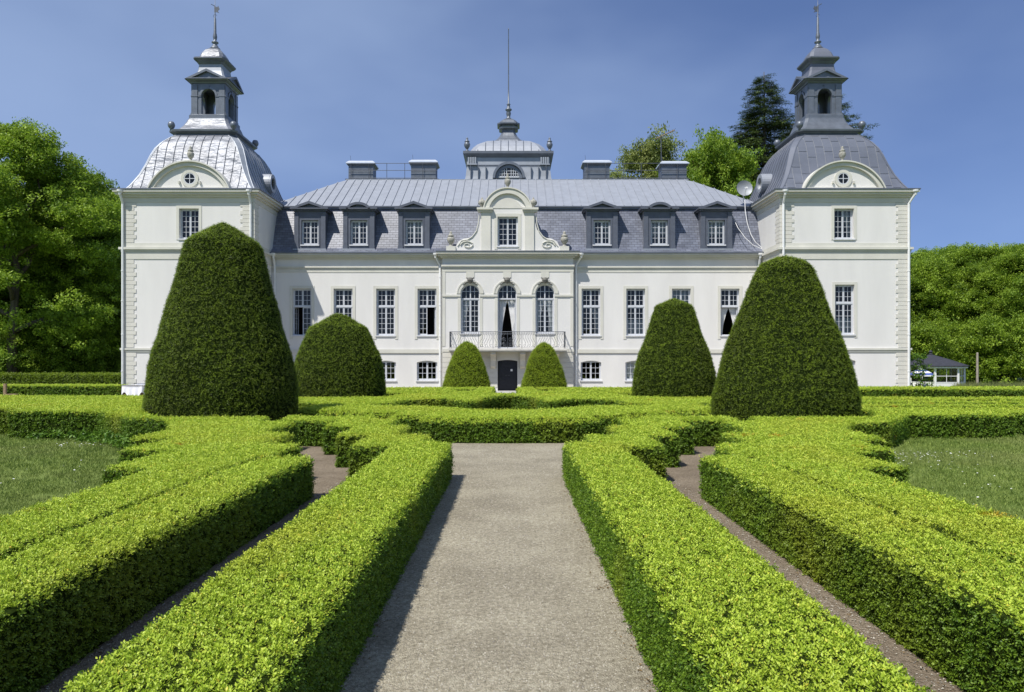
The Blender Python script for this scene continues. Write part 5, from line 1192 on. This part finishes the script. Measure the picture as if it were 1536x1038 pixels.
# park trees beyond the tower on the table side
place(T1, 'broadleaf_tree', 'tallest leafy tree in the wood beyond the clothed table', 'tree', X_(20, 60), 60, 0, .4, 1.06, 1.05)
place(T2, 'broadleaf_tree', 'leafy tree with rounded top between the tallest tree and the white tower', 'tree', X_(105, 66), 66, 0, 1.9, 1.0, 1.0)
place(T3, 'broadleaf_tree', 'light green tree touching the white tower edge beside the downpipe', 'tree', X_(168, 72), 72, 0, 2.5, 1.05, 1.12)
GL = 'trees in the wood beyond the table'
LL = 'dark background tree filling the wood beyond the clothed table'
for i, (p, y, tm, s, rot) in enumerate(((-60, 66, T2, 1.05, .3), (60, 76, T3, 1.15, 1.), (135, 80, T1, .95, 4.), (-10, 84, T2, 1.1, 5.), (190, 86, T3, 1.0, 2.2), (-120, 74, T1, 1., 3.3))):
    place(tm, 'broadleaf_tree', LL, 'tree', X_(p, y), y, 0, rot, s, None, GL)
for i, (p, y, s) in enumerate(((-10, 63, 1.1), (40, 62, .95), (95, 64, 1.1), (150, 66, 1.0), (185, 70, 1.1), (70, 70, 1.3), (125, 72, 1.3), (10, 74, 1.4))):
    place(T5, 'shrub', 'leafy undergrowth shrub in the wood beyond the clothed table', 'shrub', X_(p, y), y, 0, i * 1.3, s, None, 'undergrowth beyond the table')
# wood behind the pavilion
LRr = 'leafy tree deep in the wood beyond the weathered pole'
wood = ((1385, 84, 395, T4, 13, 'leafy tree directly behind the dark pavilion roof'), (1425, 90, 380, T3, 16, 'leafy tree between the pavilion roof edge and the weathered pole'),
        (1462, 86, 378, T4, 13, 'leafy tree straight behind the weathered wooden pole'), (1500, 80, 383, T2, 19, 'leafy tree above the tall grass just past the pole'),
        (1545, 78, 376, T3, 16, LRr), (1590, 84, 370, T1, 20, LRr), (1440, 104, 372, T3, 16, LRr), (1520, 100, 366, T1, 20, LRr),
        (1345, 92, 402, T4, 13, 'leafy tree mostly hidden by the white tower above the climber'), (1395, 108, 378, T3, 16, 'tall leafy tree topping the wood nearest the white tower'))
for i, (p, y, top, tm, h0, lb) in enumerate(wood):
    s = (Z_(top, y) + .6) / h0; place(tm, 'broadleaf_tree', lb, 'tree', X_(p, y), y, -.6, i * 2.1, max(.85, s * 1.05), s * .98, 'trees behind the pavilion' if lb == LRr else None)
place(FIR, 'spruce_tree', 'small dark spruce tip rising above the wood behind the pavilion', 'tree', X_(1458, 96), 96, -.6, .4, .6, .62)
for i, (p, y, s) in enumerate(((1375, 75, 1.1), (1410, 78, 1.2), (1445, 76, 1.0), (1478, 74, 1.15), (1510, 72, 1.2), (1545, 72, 1.2), (1425, 82, 1.5), (1495, 80, 1.5))):
    place(T5, 'shrub', 'leafy undergrowth shrub along the wood edge behind the pavilion', 'shrub', X_(p, y), y, -.6, i * 1.7, s, None, 'undergrowth behind the pavilion')
# behind the roof
place(FIR2, 'fir_tree', 'tall dark fir rising behind the roof between the bright tree and the lantern', 'tree', X_(1146, 74), 74, 0, .0, 1.1, (Z_(108, 74)) / 27)
place(FIR3, 'fir_tree', 'dark fir half hidden behind the tower lantern', 'tree', X_(1232, 80), 80, 0, 2.2, 1.1, (Z_(112, 80)) / 27)
place(T6, 'broadleaf_tree', 'pale olive tree behind the pair of chimneys with the aerial', 'tree', X_(972, 70), 70, 0, .7, 1.0, Z_(222, 70) / 17)
place(T3, 'broadleaf_tree', 'bright green tree between the end chimney and the dark fir', 'tree', X_(1066, 68), 68, 0, 3.0, .95, Z_(218, 68) / 16)

# hedges along the wood
def bg_hedge(label, x0, x1, y0, y1, h):
    me = hedge_mesh('clipped_hedge', [(x0, y0), (x1, y0), (x1, y1), (x0, y1)], h); o = tag(link('clipped_hedge', me), label, 'hedge')
    foliage('foliage', me, YEW, o); return o
bg_hedge('dark clipped hedge at the foot of the wood beyond the table', -46, -28.0, 54, 55.5, 1.0)

# ------------------------------------------------------------------ garden pavilion, parasol, chair, pole, climber
gc = Vector((X_(1396, 66), 66, -.6))
gaz = empty('garden_pavilion', gc, 'white eight-sided garden pavilion with dark pointed roof beside the tower', 'pavilion')
def octa(r, z, rot=22.5): return [(gc.x + r * math.cos(R(rot + 45 * i)), gc.y + r * math.sin(R(rot + 45 * i)), gc.z + z) for i in range(8)]
MB().loft([octa(3.0, 2.12), octa(3.0, 2.2), octa(1.6, 2.72), octa(.12, 3.2)]).build('roof', 'shingle', gaz)
MB().loft([octa(2.88, 1.98), octa(2.9, 2.0), octa(2.9, 2.117)]).build('eaves_board', 'white', gaz)
MB().lathe([(.12, 0), (.16, .08), (.1, .16), (.17, .26), (.1, .38), (0, .44)], (gc.x, gc.y, gc.z + 3.16), 10).build('finial', 'shingle', gaz)
MB().loft([octa(2.75, 0), octa(2.75, .12)]).build('floor', 'wood', gaz)
o8 = octa(2.6, 0)
for i in range(8):
    a, b = Vector(o8[i]), Vector(o8[(i + 1) % 8]); n = Vector((a.x - gc.x, a.y - gc.y, 0)).normalized()
    MB().box(a.x - .08, a.x + .08, a.y - .08, a.y + .08, gc.z + .12, gc.z + 1.98).build('post', 'white', gaz)
    d = (b - a).normalized(); nn = Vector((-d.y, d.x, 0)) * .03
    def slab(t0, t1, z0, z1, name, m='white', th=1.):
        p, q = a + (b - a) * t0, a + (b - a) * t1; k = nn * th
        MB().add([(p.x - k.x, p.y - k.y, gc.z + z0), (q.x - k.x, q.y - k.y, gc.z + z0), (q.x + k.x, q.y + k.y, gc.z + z0), (p.x + k.x, p.y + k.y, gc.z + z0), (p.x - k.x, p.y - k.y, gc.z + z1), (q.x - k.x, q.y - k.y, gc.z + z1), (q.x + k.x, q.y + k.y, gc.z + z1), (p.x + k.x, p.y + k.y, gc.z + z1)],
                 [(3, 2, 1, 0), (4, 5, 6, 7), (0, 1, 5, 4), (1, 2, 6, 5), (2, 3, 7, 6), (3, 0, 4, 7)]).build(name, m, gaz)
    slab(.06, .94, .14, .72, 'side_panel'); slab(.05, .95, .723, .79, 'rail', th=1.6); slab(.05, .95, 1.28, 1.33, 'glazing_bar'); slab(.49, .51, .793, 1.277, 'glazing_bar'); slab(.49, .51, 1.333, 1.96, 'glazing_bar')
    p, q = a + (b - a) * .05, a + (b - a) * .95
    MB().quad((p.x, p.y, gc.z + .8), (q.x, q.y, gc.z + .8), (q.x, q.y, gc.z + 1.97), (p.x, p.y, gc.z + 1.97)).build('pane', 'glass', gaz, fix=False)
pc = Vector((X_(1381, 58), 58, -.6))
par = empty('parasol', pc, 'blue and white striped parasol open before the garden pavilion', 'parasol')
n = 8; hts = [(0, 2.02), (.3, 1.93), (.55, 1.82), (.78, 1.68), (.95, 1.52), (.96, 1.42)]
for j, mname in ((0, 'white'), (1, 'blue'), (2, 'white'), (3, 'blue'), (4, 'white')):
    (r0, z0), (r1, z1) = hts[j], hts[j + 1]; mb = MB()
    vs = [(pc.x + r * math.cos(R(22.5 + 45 * i)), pc.y + r * math.sin(R(22.5 + 45 * i)), pc.z + z) for r, z in ((r0, z0), (r1, z1)) for i in range(8)]
    mb.add(vs, [(i, (i + 1) % 8, 8 + (i + 1) % 8, 8 + i) for i in range(8)]); mb.build('canopy_stripe', mname, par, fix=False)
MB().tube([(pc.x, pc.y, pc.z), (pc.x, pc.y, pc.z + 2.0)], .025).build('pole', 'white', par)
MB().lathe([(.3, 0), (.3, .07), (.05, .1)], (pc.x, pc.y, pc.z), 12).build('base', 'white', par)
cc = Vector((X_(1391.5, 57), 57, -.6))
ch = empty('garden_chair', cc, 'round-backed blue striped garden chair in front of the pavilion', 'chair')
for k in range(9):
    t = (k - 4) / 4; hgt = .35 + .45 * math.sqrt(max(0.05, 1 - t * t * .9))
    MB().box(cc.x + t * .27 - .028, cc.x + t * .27 + .028, cc.y + .25, cc.y + .29, cc.z + .3, cc.z + hgt).build('back_slat', 'blue' if k % 2 == 0 else 'white', ch)
MB().box(cc.x - .29, cc.x + .29, cc.y - .25, cc.y + .25, cc.z + .3, cc.z + .35).build('seat', 'blue', ch)
for sx in (-1, 1):
    for sy in (-1, 1): MB().box(cc.x + sx * .25 - .025, cc.x + sx * .25 + .025, cc.y + sy * .22 - .025, cc.y + sy * .22 + .025, cc.z, cc.z + .3).build('leg', 'white', ch)
pp = X_(1466, 64); M['polew'] = mat('grey weathered pole', (.34, .30, .25), .9, var=.2, vs=6)
tag(MB().lathe([(.11, 0), (.1, 1.5), (.085, 3.35), (.05, 3.4)], (pp, 64, -.65), 10).build('wooden_pole', 'polew'), 'weathered grey wooden pole standing before the wood beside the pavilion', 'pole')
# climber on the tower corner
cl = empty('climbing_plant', (X_(1362, 44.6), 44.6, 0), 'rose climber at the tower corner next to the pavilion', 'plant')
mb = MB(); rng = random.Random(3); pts = []
for i in range(4):
    x = X_(1372, 45) + rng.uniform(-.3, .3); p = [(x, 44.4 + rng.uniform(0, .5), 0)]
    for k in range(4): p.append((p[-1][0] + rng.gauss(-.02, .1), p[-1][1] + rng.gauss(0, .08), .55 * (k + 1)))
    mb.tube(p, .02, 4, .008); pts += [(q[0] + rng.gauss(0, .15 + .08 * (2.2 - q[2])), q[1] + rng.gauss(0, .15), max(.1, q[2] + rng.gauss(0, .15))) for q in p for _ in range(9)]
mb.build('stem', 'bark', cl)
cm = bpy.data.meshes.new('leaves'); cm.from_pydata(pts, [], []); set_attr(cm, scl=[random.uniform(.9, 1.6) for _ in pts]); foliage('leaves', cm, WEED, cl)
# tall grass on the bank
me = bpy.data.meshes.new('tall_grass'); me.from_pydata([(36, 58, -.6), (62, 58, -.6), (66, 66, -.6), (39, 66, -.6)], [], [(0, 1, 2, 3)]); set_attr(me, dens=[3.2] * 4, scl=[1.05] * 4)
tag(foliage('tall_grass', me, TALL, None), kind='stuff')

# ------------------------------------------------------------------ table by the tower, stake
def table(cx, cy, L_, W, H, label, clabel):
    t = empty('table', (cx, cy, 0), label, 'table', )
    MB().box(cx - L_ / 2, cx + L_ / 2, cy - W / 2, cy + W / 2, H - .04, H).build('tabletop', 'wood', t)
    for sx in (-1, 1):
        for sy in (-1, 1): MB().box(cx + sx * (L_ / 2 - .08) - .03, cx + sx * (L_ / 2 - .08) + .03, cy + sy * (W / 2 - .08) - .03, cy + sy * (W / 2 - .08) + .03, 0, H - .04).build('leg', 'wood', t)
    mb = MB(); n = 72; rows = []
    per = []
    for i in range(n):
        u = i / n * 2 * (L_ + W)
        if u < L_: p = (-L_ / 2 + u, -W / 2, 0, -1)
        elif u < L_ + W: p = (L_ / 2, -W / 2 + u - L_, 1, 0)
        elif u < 2 * L_ + W: p = (L_ / 2 - (u - L_ - W), W / 2, 0, 1)
        else: p = (-L_ / 2, W / 2 - (u - 2 * L_ - W), -1, 0)
        per.append(p)
    for j in range(6):
        for i, (x, y, nx, ny) in enumerate(per):
            f = j / 5; wv = (.012 + .035 * math.sin(i * 1.05)) * f + .03 * f
            low = H - .03 - f * (H - .12 - .22 * max(0, math.sin(i * .35 + .6)) ** 3)
            rows.append((cx + x * 1.01 + nx * wv, cy + y * 1.01 + ny * wv, low if j else H + .006))
    mb.add(rows, [(j * n + i, j * n + (i + 1) % n, (j + 1) * n + (i + 1) % n, (j + 1) * n + i) for j in range(5) for i in range(n)] + [tuple(range(n))])
    tag(mb.build('tablecloth', 'cloth', None, True, fix=False), clabel, 'tablecloth')
table(X_(204, 41.2), 41.2, 1.15, .8, .70, 'garden table under a white cloth beside the tower foot', 'white cloth with notched hem draped over the garden table')
table(X_(222, 42.2), 42.2, .9, .8, .76, 'taller garden table half behind the big yew', 'plain white cloth over the taller table behind the big yew')
st = empty('wooden_stake', (X_(7.5, 35.5), 35.5, 0), 'pale wooden stake with a plank at its foot among the box rows', 'stake')
MB().box(X_(7.5, 35.5) - .06, X_(7.5, 35.5) + .06, 35.45, 35.55, 0, Z_(575.5, 35.5)).build('post', 'wood', st)
MB().box(X_(10, 35.5), X_(25, 35.5), 35.42, 35.6, .42, .46).build('plank', 'wood', st)
